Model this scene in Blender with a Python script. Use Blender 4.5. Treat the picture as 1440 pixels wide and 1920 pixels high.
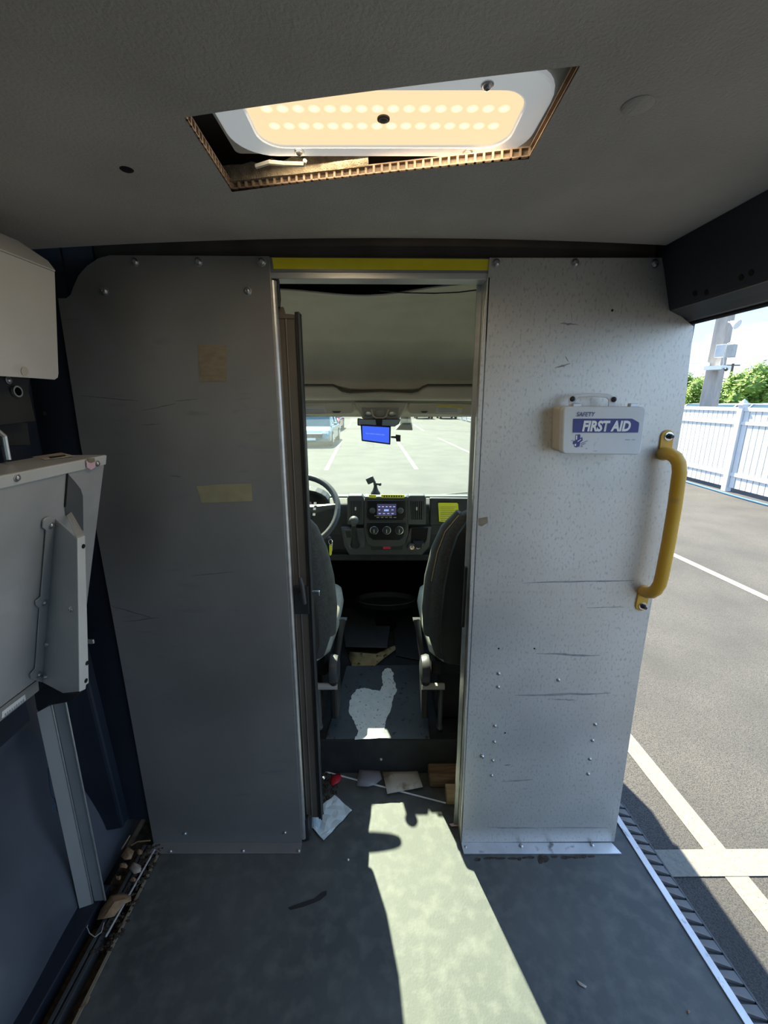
import bpy, bmesh, math, random
from mathutils import Vector, Matrix
random.seed(7)
for o in list(bpy.data.objects):
    bpy.data.objects.remove(o)
SC = bpy.context.scene
COL = SC.collection
R = math.radians

# ------------------------------------------------------------------ camera
# frame 1440x1920, x right / y forward / z up, origin on the cargo floor below the camera
F, PITCH, CAMZ = 790.0, R(14.9), 1.5
cam = bpy.data.cameras.new('camera')
cam.sensor_fit = 'HORIZONTAL'; cam.sensor_width = 36; cam.lens = 36*F/1440
cam.clip_start = 0.02; cam.clip_end = 500
camo = bpy.data.objects.new('camera', cam); COL.objects.link(camo)
camo.location = (0, 0, CAMZ); camo.rotation_euler = (math.pi/2-PITCH, 0, 0)
SC.camera = camo
SC.view_settings.view_transform = 'Standard'; SC.view_settings.look = 'None'
SC.view_settings.gamma = 1; SC.view_settings.use_curve_mapping = False
SC.view_settings.exposure = 2.4

# ------------------------------------------------------------------ sky and sun
W = bpy.data.worlds.new('sky'); SC.world = W; W.use_nodes = True
n = W.node_tree.nodes; l = W.node_tree.links; n.clear()
tc = n.new('ShaderNodeTexCoord'); sep = n.new('ShaderNodeSeparateXYZ'); l.new(tc.outputs['Generated'], sep.inputs[0])
rmp = n.new('ShaderNodeValToRGB'); l.new(sep.outputs['Z'], rmp.inputs[0])
rmp.color_ramp.elements[0].position = 0.0; rmp.color_ramp.elements[0].color = (.44, .66, .88, 1)
rmp.color_ramp.elements[1].position = .75; rmp.color_ramp.elements[1].color = (.22, .44, .86, 1)
e = rmp.color_ramp.elements.new(.22); e.color = (.34, .58, .90, 1)
mp = n.new('ShaderNodeMapping'); mp.inputs['Scale'].default_value = (2.2, 2.2, 6.5); l.new(tc.outputs['Generated'], mp.inputs[0])
nz = n.new('ShaderNodeTexNoise'); nz.inputs['Scale'].default_value = 1.6; nz.inputs['Detail'].default_value = 7; l.new(mp.outputs[0], nz.inputs[0])
cr = n.new('ShaderNodeValToRGB'); l.new(nz.outputs[0], cr.inputs[0])
cr.color_ramp.elements[0].position = .47; cr.color_ramp.elements[1].position = .70
mx = n.new('ShaderNodeMixRGB'); l.new(cr.outputs[0], mx.inputs[0]); l.new(rmp.outputs[0], mx.inputs[1]); mx.inputs[2].default_value = (.86, .87, .88, 1)
bg = n.new('ShaderNodeBackground'); l.new(mx.outputs[0], bg.inputs[0]); bg.inputs[1].default_value = .44
ow = n.new('ShaderNodeOutputWorld'); l.new(bg.outputs[0], ow.inputs[0])
sl = bpy.data.lights.new('sun', 'SUN'); sl.energy = 4.2; sl.color = (1, .93, .73); sl.angle = R(.55)
so = bpy.data.objects.new('sun', sl); COL.objects.link(so); so.location = (-8, 24, 30)
so.rotation_euler = Vector((.265, -.805, -1)).to_track_quat('-Z', 'Y').to_euler()

# ------------------------------------------------------------------ geometry helpers
def ray(x, y):
    a, b = (x-720)/F, (960-y)/F
    c, s = math.cos(PITCH), math.sin(PITCH)
    return Vector((a, c+b*s, -s+b*c))
O = Vector((0, 0, CAMZ))
def aty(x, y, Y): d = ray(x, y); return O+d*(Y/d.y)
def atz(x, y, z): d = ray(x, y); return O+d*((z-CAMZ)/d.z)
def atx(x, y, X): d = ray(x, y); return O+d*(X/d.x)
def atp(x, y, p, nn): d = ray(x, y); return O+d*((p-O).dot(nn)/d.dot(nn))
V = Vector

class MB:
    def __init__(s): s.bm = bmesh.new()
    def face(s, pts):
        try: return s.bm.faces.new([s.bm.verts.new(p) for p in pts])
        except ValueError: return None
    def box(s, lo, hi, rot=None, piv=None):
        lo, hi = V(lo), V(hi); c = (lo+hi)/2; h = (hi-lo)/2
        vs = []
        for k in range(8):
            p = V((h.x*(1 if k & 1 else -1), h.y*(1 if k & 2 else -1), h.z*(1 if k & 4 else -1)))
            if rot: p = rot @ p
            vs.append(s.bm.verts.new(c+p))
        for f in ((0,2,3,1),(4,5,7,6),(0,1,5,4),(2,6,7,3),(0,4,6,2),(1,3,7,5)):
            s.bm.faces.new([vs[i] for i in f])
        return s
    def prism(s, pts, vec):
        vec = V(vec); a = [s.bm.verts.new(V(p)) for p in pts]; b = [s.bm.verts.new(V(p)+vec) for p in pts]
        m = len(a); s.bm.faces.new(a); s.bm.faces.new(b[::-1])
        for i in range(m): s.bm.faces.new((a[i], b[i], b[(i+1) % m], a[(i+1) % m]))
        return s
    def loft(s, rings, cap=True, close=True):
        vr = [[s.bm.verts.new(V(p)) for p in r] for r in rings]; m = len(vr[0])
        for a, b in zip(vr, vr[1:]):
            for i in range(m if close else m-1):
                s.bm.faces.new((a[i], a[(i+1) % m], b[(i+1) % m], b[i]))
        if cap and close: s.bm.faces.new(vr[0][::-1]); s.bm.faces.new(vr[-1])
        return s
    def tube(s, path, r, k=8, cap=True):
        path = [V(p) for p in path]; rings = []; up = None
        for i, p in enumerate(path):
            t = (path[min(i+1, len(path)-1)]-path[max(i-1, 0)]).normalized()
            if up is None: up = t.orthogonal().normalized()
            up = (up-t*up.dot(t)).normalized(); sd = t.cross(up)
            rr = r[i] if isinstance(r, (list, tuple)) else r
            rings.append([p+(up*math.cos(q)+sd*math.sin(q))*rr for q in [2*math.pi*j/k for j in range(k)]])
        return s.loft(rings, cap)
    def cyl(s, a, b, r, r2=None, k=16): return s.tube([a, b], [r, r if r2 is None else r2], k)
    def lathe(s, prof, org=(0,0,0), ax=(0,0,1), k=20, cap=True):
        ax = V(ax).normalized(); u = ax.orthogonal().normalized(); w = ax.cross(u); org = V(org)
        return s.loft([[org+ax*h+(u*math.cos(q)+w*math.sin(q))*max(r, 1e-5) for q in [2*math.pi*j/k for j in range(k)]] for r, h in prof], cap)
    def ball(s, c, r, sc=(1,1,1), k=12):
        m = Matrix.Translation(V(c)) @ Matrix.Diagonal((r*sc[0], r*sc[1], r*sc[2], 1))
        bmesh.ops.create_uvsphere(s.bm, u_segments=k, v_segments=max(6, k*2//3), radius=1, matrix=m); return s
    def grid(s, fn, nu, nv):
        g = [[s.bm.verts.new(V(fn(i/nu, j/nv))) for j in range(nv+1)] for i in range(nu+1)]
        for i in range(nu):
            for j in range(nv): s.bm.faces.new((g[i][j], g[i+1][j], g[i+1][j+1], g[i][j+1]))
        return s
    def build(s, name, m, parent=None, loc=None, smooth=False, bev=0, seg=2, solid=0):
        bmesh.ops.recalc_face_normals(s.bm, faces=s.bm.faces)
        org = V(loc) if loc is not None else (V(parent['_w']) if parent is not None else V((0,0,0)))
        if org.length: bmesh.ops.translate(s.bm, verts=s.bm.verts, vec=-org)
        me = bpy.data.meshes.new(name); s.bm.to_mesh(me); s.bm.free()
        if smooth:
            for p in me.polygons: p.use_smooth = True
            try: me.set_sharp_from_angle(angle=R(38))
            except Exception: pass
        me.materials.append(m)
        o = bpy.data.objects.new(name, me); COL.objects.link(o)
        if parent is not None:
            o.parent = parent
            if loc is not None: o.location = V(loc)-V(parent['_w'])
            o['_w'] = list(org)
        else: o.location = org; o['_w'] = list(org)
        if solid:
            md = o.modifiers.new('s', 'SOLIDIFY'); md.thickness = solid; md.offset = 0
        if bev:
            md = o.modifiers.new('b', 'BEVEL'); md.width = bev; md.segments = seg; md.limit_method = 'ANGLE'; md.angle_limit = R(35)
        return o
def thing(name, label, cat, loc=(0,0,0), group=None):
    o = bpy.data.objects.new(name, None); COL.objects.link(o); o.location = loc; o['_w'] = list(loc)
    o.empty_display_size = .05
    o['label'] = label; o['category'] = cat
    if group: o['group'] = group
    return o
def tag(o, label, cat, group=None):
    o['label'] = label; o['category'] = cat
    if group: o['group'] = group
    return o
def struct(o): o['kind'] = 'structure'; return o
def lab(o, t): o['label'] = t; return o
CACHE = {}
def inst(name, key, make, m, parent, pos, axis=(0,0,1), spin=0):
    """a small part with shared mesh data, made around the origin along +z, set at world pos along axis"""
    if key not in CACHE:
        b = MB(); make(b); bmesh.ops.recalc_face_normals(b.bm, faces=b.bm.faces)
        me = bpy.data.meshes.new(name); b.bm.to_mesh(me); b.bm.free()
        for p in me.polygons: p.use_smooth = True
        try: me.set_sharp_from_angle(angle=R(38))
        except Exception: pass
        me.materials.append(m); CACHE[key] = me
    o = bpy.data.objects.new(name, CACHE[key]); COL.objects.link(o)
    if V(axis).normalized().z < .9999: o.rotation_euler = (V(axis).to_track_quat('Z', 'Y').to_matrix() @ Matrix.Rotation(spin, 3, 'Z')).to_euler()
    if parent is not None: o.parent = parent; o.location = V(pos)-V(parent['_w'])
    else: o.location = pos
    o['_w'] = list(pos)
    return o
def bolt(parent, pos, axis=(0,-1,0), r=.0075, m=None, name='bolt'):
    m = m or M['bolt']
    return inst(name, ('bolt', round(r, 4), m.name), lambda b: b.lathe([(r*1.25, -.0005), (r*1.25, .0012), (r, .0016), (r*.95, r*.5), (r*.6, r*.85), (r*.35, r*.9), (r*.3, r*.6), (0, r*.6)], k=14), m, parent, pos, axis)

# ------------------------------------------------------------------ materials
M = {}
def mat(name, c1, c2=None, rough=.5, metal=0, scale=8, detail=6, lo=.35, hi=.65, stretch=(1,1,1), bump=0, bscale=None, rv=0,
        spot=None, sscale=20, slo=.62, shi=.72, sstretch=(1,1,1), spec=.5, emit=None, estr=0, alpha=1, coat=0):
    m = bpy.data.materials.new(name); m.use_nodes = True; t = m.node_tree; n, l = t.nodes, t.links
    p = n['Principled BSDF']; p.inputs['Roughness'].default_value = rough; p.inputs['Metallic'].default_value = metal
    p.inputs['Specular IOR Level'].default_value = spec; p.inputs['Coat Weight'].default_value = coat
    c1 = tuple(c1)+(1,); c2 = tuple(c2)+(1,) if c2 else tuple(min(1, v*1.12) for v in c1[:3])+(1,)
    tc = n.new('ShaderNodeTexCoord')
    def noise(sc, st, de):
        mp = n.new('ShaderNodeMapping'); mp.inputs['Scale'].default_value = st; l.new(tc.outputs['Object'], mp.inputs[0])
        z = n.new('ShaderNodeTexNoise'); z.inputs['Scale'].default_value = sc; z.inputs['Detail'].default_value = de
        l.new(mp.outputs[0], z.inputs[0]); return z.outputs[0]
    def ramp(src, a, b, ca, cb):
        r = n.new('ShaderNodeValToRGB'); r.color_ramp.elements[0].position = a; r.color_ramp.elements[1].position = b
        r.color_ramp.elements[0].color = ca; r.color_ramp.elements[1].color = cb; l.new(src, r.inputs[0]); return r.outputs[0]
    nz = noise(scale, stretch, detail)
    col = ramp(nz, lo, hi, c1, c2)
    if spot:
        f = ramp(noise(sscale, sstretch, 5), slo, shi, (0,0,0,1), (1,1,1,1))
        mx = n.new('ShaderNodeMixRGB'); l.new(f, mx.inputs[0]); l.new(col, mx.inputs[1]); mx.inputs[2].default_value = tuple(spot)+(1,); col = mx.outputs[0]
    l.new(col, p.inputs['Base Color'])
    if rv:
        q = ramp(nz, .3, .7, (rough-rv,)*3+(1,), (rough+rv,)*3+(1,)); l.new(q, p.inputs['Roughness'])
    if bump:
        b = n.new('ShaderNodeBump'); b.inputs['Strength'].default_value = bump; b.inputs['Distance'].default_value = .01
        l.new(noise(bscale or scale*6, stretch, 3), b.inputs['Height']); l.new(b.outputs[0], p.inputs['Normal'])
    if emit:
        p.inputs['Emission Color'].default_value = tuple(emit)+(1,); p.inputs['Emission Strength'].default_value = estr
    M[name] = m; return m
def glass(name, tint, refl=.04, dust=0, dustc=(.8,.82,.8)):
    m = bpy.data.materials.new(name); m.use_nodes = True; n, l = m.node_tree.nodes, m.node_tree.links
    n.remove(n['Principled BSDF']); out = n['Material Output']
    tr = n.new('ShaderNodeBsdfTransparent'); tr.inputs[0].default_value = tuple(tint)+(1,)
    gl = n.new('ShaderNodeBsdfGlossy'); gl.inputs['Roughness'].default_value = .03
    lw_ = n.new('ShaderNodeLayerWeight'); pw = n.new('ShaderNodeMath'); pw.operation = 'POWER'; l.new(lw_.outputs['Facing'], pw.inputs[0]); pw.inputs[1].default_value = 5
    fr = n.new('ShaderNodeMath'); fr.operation = 'MULTIPLY_ADD'; l.new(pw.outputs[0], fr.inputs[0]); fr.inputs[1].default_value = .7; fr.inputs[2].default_value = refl
    mx = n.new('ShaderNodeMixShader'); l.new(fr.outputs[0], mx.inputs[0]); l.new(tr.outputs[0], mx.inputs[1]); l.new(gl.outputs[0], mx.inputs[2])
    last = mx
    if dust:
        df = n.new('ShaderNodeBsdfTranslucent' if dust < .2 else 'ShaderNodeBsdfDiffuse'); df.inputs[0].default_value = tuple(dustc)+(1,)
        m2 = n.new('ShaderNodeMixShader'); m2.inputs[0].default_value = dust; l.new(mx.outputs[0], m2.inputs[1]); l.new(df.outputs[0], m2.inputs[2]); last = m2
    l.new(last.outputs[0], out.inputs[0]); M[name] = m; return m

mat('bolt', (.42,.42,.43), (.6,.6,.6), rough=.32, metal=.9, scale=200)
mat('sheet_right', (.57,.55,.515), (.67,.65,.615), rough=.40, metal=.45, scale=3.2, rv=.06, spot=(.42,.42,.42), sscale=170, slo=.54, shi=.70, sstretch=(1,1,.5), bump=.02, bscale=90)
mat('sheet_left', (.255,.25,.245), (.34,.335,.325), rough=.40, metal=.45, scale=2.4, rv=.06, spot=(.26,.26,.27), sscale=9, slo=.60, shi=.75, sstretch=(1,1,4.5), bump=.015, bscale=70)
mat('alu', (.58,.58,.57), (.70,.70,.69), rough=.36, metal=.8, scale=5, stretch=(1,1,6), bump=.02)
mat('alu_worn', (.55,.56,.58), (.68,.69,.71), rough=.42, metal=.6, scale=12, spot=(.2,.2,.2), sscale=25)
mat('door_bronze', (.15,.13,.108), (.20,.175,.148), rough=.45, metal=.5, scale=4)
mat('rubber', (.012,.013,.015), (.02,.021,.023), rough=.6, scale=30)
mat('floor_vinyl', (.050,.058,.060), (.100,.107,.102), rough=.62, scale=2.6, detail=9, lo=.32, hi=.7, spot=(.125,.13,.122), sscale=22, slo=.46, shi=.78, bump=.05, bscale=160, rv=.08)
mat('cab_vinyl', (.055,.07,.085), (.10,.12,.135), rough=.55, scale=3, spot=(.02,.025,.03), sscale=45, slo=.60, shi=.70, bump=.05, bscale=120)
mat('ceiling_felt', (.46,.43,.40), (.535,.50,.465), rough=.95, scale=5, bump=.25, bscale=220, spec=.1)
mat('kraft', (.26,.19,.14), (.36,.28,.21), rough=.9, scale=60)
mat('cavity', (.07,.06,.055), (.10,.09,.08), rough=.8, scale=8)
mat('van_blue', (.060,.070,.088), (.095,.105,.125), rough=.38, scale=3, spot=(.15,.13,.105), sscale=3.5, slo=.60, shi=.78, coat=.2, rv=.08)
mat('van_dark', (.010,.014,.024), (.018,.024,.038), rough=.42, scale=4)
mat('van_silver', (.38,.44,.50), rough=.35, metal=.3, scale=2)
mat('yellow_tape', (.85,.70,.01), (.92,.78,.02), rough=.45, scale=20)
mat('yellow_paint', (.56,.30,.022), (.64,.36,.035), rough=.38, scale=9, spot=(.42,.24,.05), sscale=18)
mat('paper_yellow', (.82,.80,.02), (.88,.86,.04), rough=.6, scale=30)
mat('ink', (.02,.02,.03), rough=.7)
mat('navy_ink', (.045,.05,.22), (.06,.07,.27), rough=.5)
mat('kit_white', (.62,.65,.67), (.70,.72,.73), rough=.38, scale=9, spot=(.5,.5,.5), sscale=24, slo=.66, shi=.72)
mat('kit_beige', (.50,.46,.40), (.56,.52,.46), rough=.45, scale=9)
mat('print_white', (.82,.83,.85), rough=.5)
mat('tape_tan', (.20,.165,.115), (.27,.23,.16), rough=.55, scale=30, stretch=(1,1,3))
mat('tape_olive', (.27,.25,.15), (.33,.31,.20), rough=.55, scale=30)
mat('scuff', (.20,.20,.21), (.32,.32,.33), rough=.6, scale=40)
mat('hole', (.004,.004,.004), rough=.9)
mat('shelf_grey', (.60,.60,.58), (.70,.70,.675), rough=.5, metal=.2, scale=4, spot=(.36,.36,.35), sscale=8, slo=.62, shi=.8)
mat('shelf_plate', (.46,.465,.46), (.56,.565,.56), rough=.42, metal=.4, scale=5, spot=(.68,.68,.67), sscale=7, slo=.6, shi=.8)
mat('bracket_grey', (.38,.39,.395), (.44,.45,.455), rough=.5, metal=.3, scale=6)
mat('black_metal', (.018,.018,.02), (.03,.03,.032), rough=.5, scale=12)
mat('pink', (.72,.45,.52), (.80,.55,.60), rough=.7, scale=60)
mat('sticker', (.72,.74,.74), rough=.5)
mat('sticker_tan', (.50,.40,.30), (.62,.54,.45), rough=.6, scale=30)
mat('lamp_white', (.84,.87,.90), (.88,.90,.92), rough=.4, scale=4)
mat('lamp_frame_glow', (.84,.87,.90), (.88,.90,.92), rough=.4, scale=4, emit=(.046, .05, .052), estr=1)  # faint glow added to the frame, brighter than room light leaves it
mat('diffuser', (.01,.01,.01), rough=.6, spec=.1, emit=(.205, .150, .088), estr=1)
mat('gasket_lamp', (.55,.53,.48), rough=.7)
mat('foam', (.20,.16,.11), (.34,.28,.20), rough=.95, scale=70, bump=.5)
mat('headliner', (.70,.64,.53), (.77,.71,.60), rough=.95, scale=7, bump=.15, bscale=240, spec=.1)
mat('cab_plastic', (.66,.62,.52), (.72,.68,.58), rough=.6, scale=5)
mat('console_grey', (.40,.39,.36), rough=.5)
mat('dash_black', (.018,.020,.023), (.028,.031,.034), rough=.55, scale=20, bump=.08, bscale=500)
mat('dash_gloss', (.008,.009,.010), rough=.28)
mat('dash_grey', (.05,.055,.06), (.065,.07,.075), rough=.45)
mat('dash_top', (.07,.075,.08), (.095,.10,.105), rough=.5, bump=.08, bscale=400)
mat('chrome', (.65,.66,.68), rough=.18, metal=1)
mat('seat_fabric', (.045,.048,.048), (.075,.078,.076), rough=.85, scale=120, bump=.2, bscale=600)
mat('seat_side', (.07,.075,.075), (.10,.105,.10), rough=.7, scale=30, bump=.1)
mat('seat_shell', (.012,.012,.013), (.02,.02,.021), rough=.6)
mat('seat_sunlit', (.42,.42,.36), (.50,.50,.44), rough=.85, scale=90, bump=.15)  # cushion fabric with the sunlight put into its pale colour
mat('screen_blue', (.02,.05,.4), rough=.3, emit=(.035, .09, .62), estr=.28)
mat('screen_radio', (.05,.05,.08), rough=.2, emit=(.16, .14, .30), estr=.05)
mat('screen_text', (.4,.5,.8), rough=.4, emit=(.30, .38, .85), estr=.16)
mat('red_button', (.55,.03,.07), rough=.4)
mat('red_scrap', (.45,.01,.03), (.6,.03,.05), rough=.6, scale=30)
mat('mask_paper', (.62,.72,.76), (.74,.81,.83), rough=.8, scale=14, bump=.2)
mat('card_stained', (.60,.58,.50), (.66,.64,.57), rough=.8, scale=8, spot=(.28,.22,.13), sscale=14, slo=.55, shi=.68)
mat('wood_old', (.16,.10,.055), (.28,.19,.11), rough=.8, scale=12, stretch=(1,8,8), bump=.15)
mat('wood_fresh', (.42,.29,.15), (.56,.42,.25), rough=.75, scale=12, stretch=(1,8,8), bump=.1)
mat('cardboard', (.30,.23,.12), (.42,.34,.18), rough=.9, scale=18, spot=(.06,.05,.03), sscale=30, slo=.56, shi=.66)
mat('leaf_dry', (.22,.13,.07), (.36,.23,.13), rough=.8, scale=40, bump=.3)
mat('leaf_pale', (.36,.31,.25), (.46,.40,.33), rough=.8, scale=40)
mat('dirt', (.030,.022,.016), (.07,.052,.038), rough=.95, scale=60, bump=.6, bscale=220)
mat('ball', (.48,.47,.50), (.55,.54,.56), rough=.6)
mat('wire', (.45,.45,.43), rough=.5)
mat('asphalt', (.047,.045,.043), (.090,.084,.077), rough=.9, scale=1.3, detail=12, lo=.30, hi=.70, spot=(.026,.027,.029), sscale=210, slo=.48, shi=.58, bump=.5, bscale=150)
mat('line_paint', (.17,.165,.14), (.21,.203,.172), rough=.85, scale=60, spot=(.10,.098,.09), sscale=140, slo=.60, shi=.70)
mat('pvc', (.60,.62,.64), (.65,.67,.69), rough=.4, scale=3)
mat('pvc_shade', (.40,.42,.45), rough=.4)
mat('concrete', (.36,.32,.28), (.46,.415,.37), rough=.9, scale=10, stretch=(1,1,.25))
mat('box_grey', (.50,.52,.54), rough=.5)
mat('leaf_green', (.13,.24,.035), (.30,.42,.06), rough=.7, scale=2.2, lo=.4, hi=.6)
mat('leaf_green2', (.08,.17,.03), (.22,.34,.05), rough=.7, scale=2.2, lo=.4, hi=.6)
mat('bark', (.12,.09,.06), rough=.9)
mat('tyre', (.02,.02,.02), rough=.8)
mat('car_glass', (.03,.06,.08), rough=.06, coat=.6)
mat('hose', (.03,.12,.28), rough=.5)
mat('patch_white', (.78,.84,.84), (.88,.92,.91), rough=.9, scale=30, spot=(.25,.28,.29), sscale=70, slo=.62, shi=.68)
mat('groove_shade_brown', (.10,.09,.07), rough=.9)
mat('scuff_dark', (.10,.10,.105), (.17,.17,.17), rough=.6, scale=40)
mat('grip_grey', (.075,.08,.088), (.11,.115,.12), rough=.5, scale=20)
mat('strut_alu', (.50,.50,.485), (.60,.60,.58), rough=.4, metal=.3, scale=6, stretch=(1,1,.3), bump=.02)
mat('felt_black', (.006,.006,.007), rough=.95, spec=.1)
glass('windshield_glass', (.84,.95,.86), dust=.03, dustc=(.8,.95,.84))
glass('side_glass', (.75,.85,.80))
glass('bag_plastic', (.80,.80,.84), dust=.35, dustc=(.6,.6,.66))

# ------------------------------------------------------------------ text
def text_on(s, name, m, parent, org, ux, vy, w, h, shear=0, bold=0, proud=.0006):
    """flat lettering fitted into w x h at org, along unit vectors ux / vy"""
    cu = bpy.data.curves.new('t', 'FONT'); cu.body = s; cu.size = 1; cu.shear = shear; cu.offset = bold; cu.resolution_u = 3
    to = bpy.data.objects.new('t', cu); COL.objects.link(to)
    dg = bpy.context.evaluated_depsgraph_get()
    me = bpy.data.meshes.new_from_object(to.evaluated_get(dg))
    bpy.data.objects.remove(to); bpy.data.curves.remove(cu)
    xs = [v.co.x for v in me.vertices]; ys = [v.co.y for v in me.vertices]
    x0, x1, y0, y1 = min(xs), max(xs), min(ys), max(ys)
    ux, vy = V(ux).normalized(), V(vy).normalized(); nn = ux.cross(vy)
    pw = V(parent['_w'])
    for v in me.vertices:
        v.co = V(org)+ux*((v.co.x-x0)/(x1-x0)*w)+vy*((v.co.y-y0)/(y1-y0)*h)+nn*proud-pw
    me.materials.append(m)
    o = bpy.data.objects.new(name, me); COL.objects.link(o); o.parent = parent; return o

YP = 1.126        # partition plane
ZG = -.53         # parking lot level
CF = .165         # cab floor level
def zc(x): return 1.862-.035*x*x     # ceiling height

# =================================================================== THE VAN SHELL
# cargo floor
b = MB(); b.box((-.767, -2.3, -.05), (.845, 1.45, 0)); fl = struct(b.build('floor', M['floor_vinyl']))
b = MB(); b.box((-.9, -2.3, -.09), (-.767, 1.45, -.035)); struct(b.build('floor_channel', M['dirt']))
b = MB(); b.box((-.775, -2.3, -.05), (-.767, 1.12, .003)); o = b.build('mat_edge', M['tape_tan'], fl)
# two rails in the floor channel
for k, (xa, xb) in enumerate(((-.838, -.828), (-.822, -.812))):
    b = MB(); b.box((xa, -2.3, -.036), (xb, 1.12, .002)); o = b.build('rail', M['dash_grey'], fl, bev=.001)
b = MB(); b.box((-.935, -2.3, -.04), (-.872, .99, .012)); o = b.build('kick_strip', M['van_dark'], fl, bev=.003)
# sill at the sliding door: bright strip and toothed step
s0, s1 = atz(1150, 1532, 0), atz(1395, 1920, 0)
dx = (s1-s0)/(s0.y-s1.y)
def sx(y): return s0.x+dx.x*(s0.y-y)
b = MB(); b.prism([(sx(1.36), 1.36, .004), (sx(1.36)+.022, 1.36, .004), (sx(-.6)+.022, -.6, .004), (sx(-.6), -.6, .004)], (0,0,-.05))
o = struct(b.build('trim_1', M['alu_worn'], bev=.001))
b = MB(); b.prism([(.84, 1.36, -.0005), (sx(1.36), 1.36, -.0005), (sx(-.6), -.6, -.0005), (.84, -.6, -.0005)], (0,0,-.045)); b.build('floor_border', M['floor_vinyl'], fl)
step = thing('step_grip', 'black toothed rubber step grip outside the bright door sill', 'step grip', (.93, .4, -.03))
b = MB(); b.prism([(sx(1.36)+.022, 1.36, -.02), (sx(1.36)+.085, 1.36, -.034), (sx(-.6)+.085, -.6, -.034), (sx(-.6)+.022, -.6, -.02)], (0,0,-.05)); b.build('tread', M['rubber'], step)
b = MB(); b.prism([(sx(1.36)+.084, 1.36, -.026), (sx(1.36)+.089, 1.36, -.026), (sx(-.6)+.089, -.6, -.026), (sx(-.6)+.084, -.6, -.026)], (0,0,-.06)); b.build('lip', M['dash_grey'], step)
yy = 1.33
while yy > -.1:
    def tooth(q): q.loft([[V((0,-.008,0)), V((0,.012,0)), V((0,.011,.008)), V((0,-.006,.015))], [V((.060,-.015,-.01)), V((.060,.016,-.01)), V((.060,.015,-.004)), V((.060,-.014,-.002))]])
    inst('tooth', 'tooth', tooth, M['grip_grey'], step, (sx(yy)+.024, yy, -.024)); yy -= .034
# outer rocker below the floor
b = MB(); b.box((.86, -2.3, -.32), (.90, 1.36, -.06)); struct(b.build('wall_sill', M['van_dark']))
b = MB(); b.box((-1.0, -2.3, -.3), (.86, 3.0, -.1)); struct(b.build('floor_underside', M['van_dark']))

# left wall: pressed body side
def lw(u, v):
    y = -2.3+u*3.72; z = -.05+v*2.0
    x = -.985
    if z < .34: x += .055*math.sin(min(1, (.34-z)/.30)*math.pi/2)
    bz = (z-.12)/.11
    for yc in (.30, .70, 1.3): x += .038*math.exp(-((y-yc)/.13)**2-bz*bz)
    x += .014*(1/(1+math.exp(-(z-.62)/.012)))-.014*(1/(1+math.exp(-(z-.72)/.012)))
    x += .05*max(0, (z-1.5)/.45)**1.5
    return (x, y, z)
b = MB(); b.grid(lw, 120, 70); struct(b.build('wall_left', M['van_blue'], smooth=True))
b = MB(); b.box((-1.03, -2.3, -.3), (-1.0, 1.5, 1.95)); struct(b.build('wall_left_outer', M['van_dark']))
# upright pillar on the left wall beside the partition
pil = thing('body_pillar', 'dark blue pressed metal pillar between the wall shelves and the partition', 'pillar', (-.93, 1.0, .9))
b = MB(); b.loft([[(-.97, .98, .78), (-.90, 1.0, .78), (-.90, 1.10, .78), (-.97, 1.12, .78)], [(-.96, .96, 1.42), (-.885, .98, 1.42), (-.885, 1.10, 1.42), (-.96, 1.12, 1.42)],
                   [(-.95, .94, 1.62), (-.875, .96, 1.62), (-.875, 1.10, 1.62), (-.95, 1.12, 1.62)], [(-.91, .93, 1.84), (-.82, .95, 1.84), (-.82, 1.10, 1.84), (-.91, 1.12, 1.84)]])
b.build('pressing', M['van_dark'], pil, bev=.008)
for (x, y) in ((91, 737), (83, 775)):
    p = atx(x, y, -.8745); inst('hole', 'hole8', lambda q: q.cyl((0,0,0), (0,0,.0012), .006, k=12), M['hole'], pil, p, (1,0,0))
b = MB(); b.loft([[(-.99, 1.08, .1), (-.88, 1.10, .1), (-.88, 1.25, .1), (-.99, 1.25, .1)], [(-.99, 1.08, .78), (-.90, 1.10, .78), (-.90, 1.25, .78), (-.99, 1.25, .78)]])
b.build('lower_pressing', M['van_dark'], pil, bev=.008)

# roof, ceiling with the skewed cut-out
b = MB(); b.box((-.92, -2.3, 1.955), (.80, 1.62, 1.98)); struct(b.build('ceiling_roof', M['cavity']))
HA, HB, HC, HD = [atz(x, y, 1.861) for x, y in ((345, 218), (1088, 122), (992, 297), (435, 358))]
def ceil_patch(bm, o0, o1, i0, i1, nu=26, nv=10):
    def fn(u, v):
        a = V(o0).lerp(V(o1), u); c = V(i0).lerp(V(i1), u); p = a.lerp(c, v); return (p.x, p.y, zc(p.x))
    bm.grid(fn, nu, nv)
XL, XR, YB, YF = -.83, .675, -2.3, 1.105
b = MB()
ceil_patch(b, (XL, YB, 0), (XR, YB, 0), HA, HB); ceil_patch(b, (XR, YB, 0), (XR, YF, 0), HB, HC)
ceil_patch(b, (XR, YF, 0), (XL, YF, 0), HC, HD); ceil_patch(b, (XL, YF, 0), (XL, YB, 0), HD, HA)
bmesh.ops.remove_doubles(b.bm, verts=b.bm.verts, dist=.0005)
ceil = struct(b.build('ceiling', M['ceiling_felt'], smooth=True))
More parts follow.
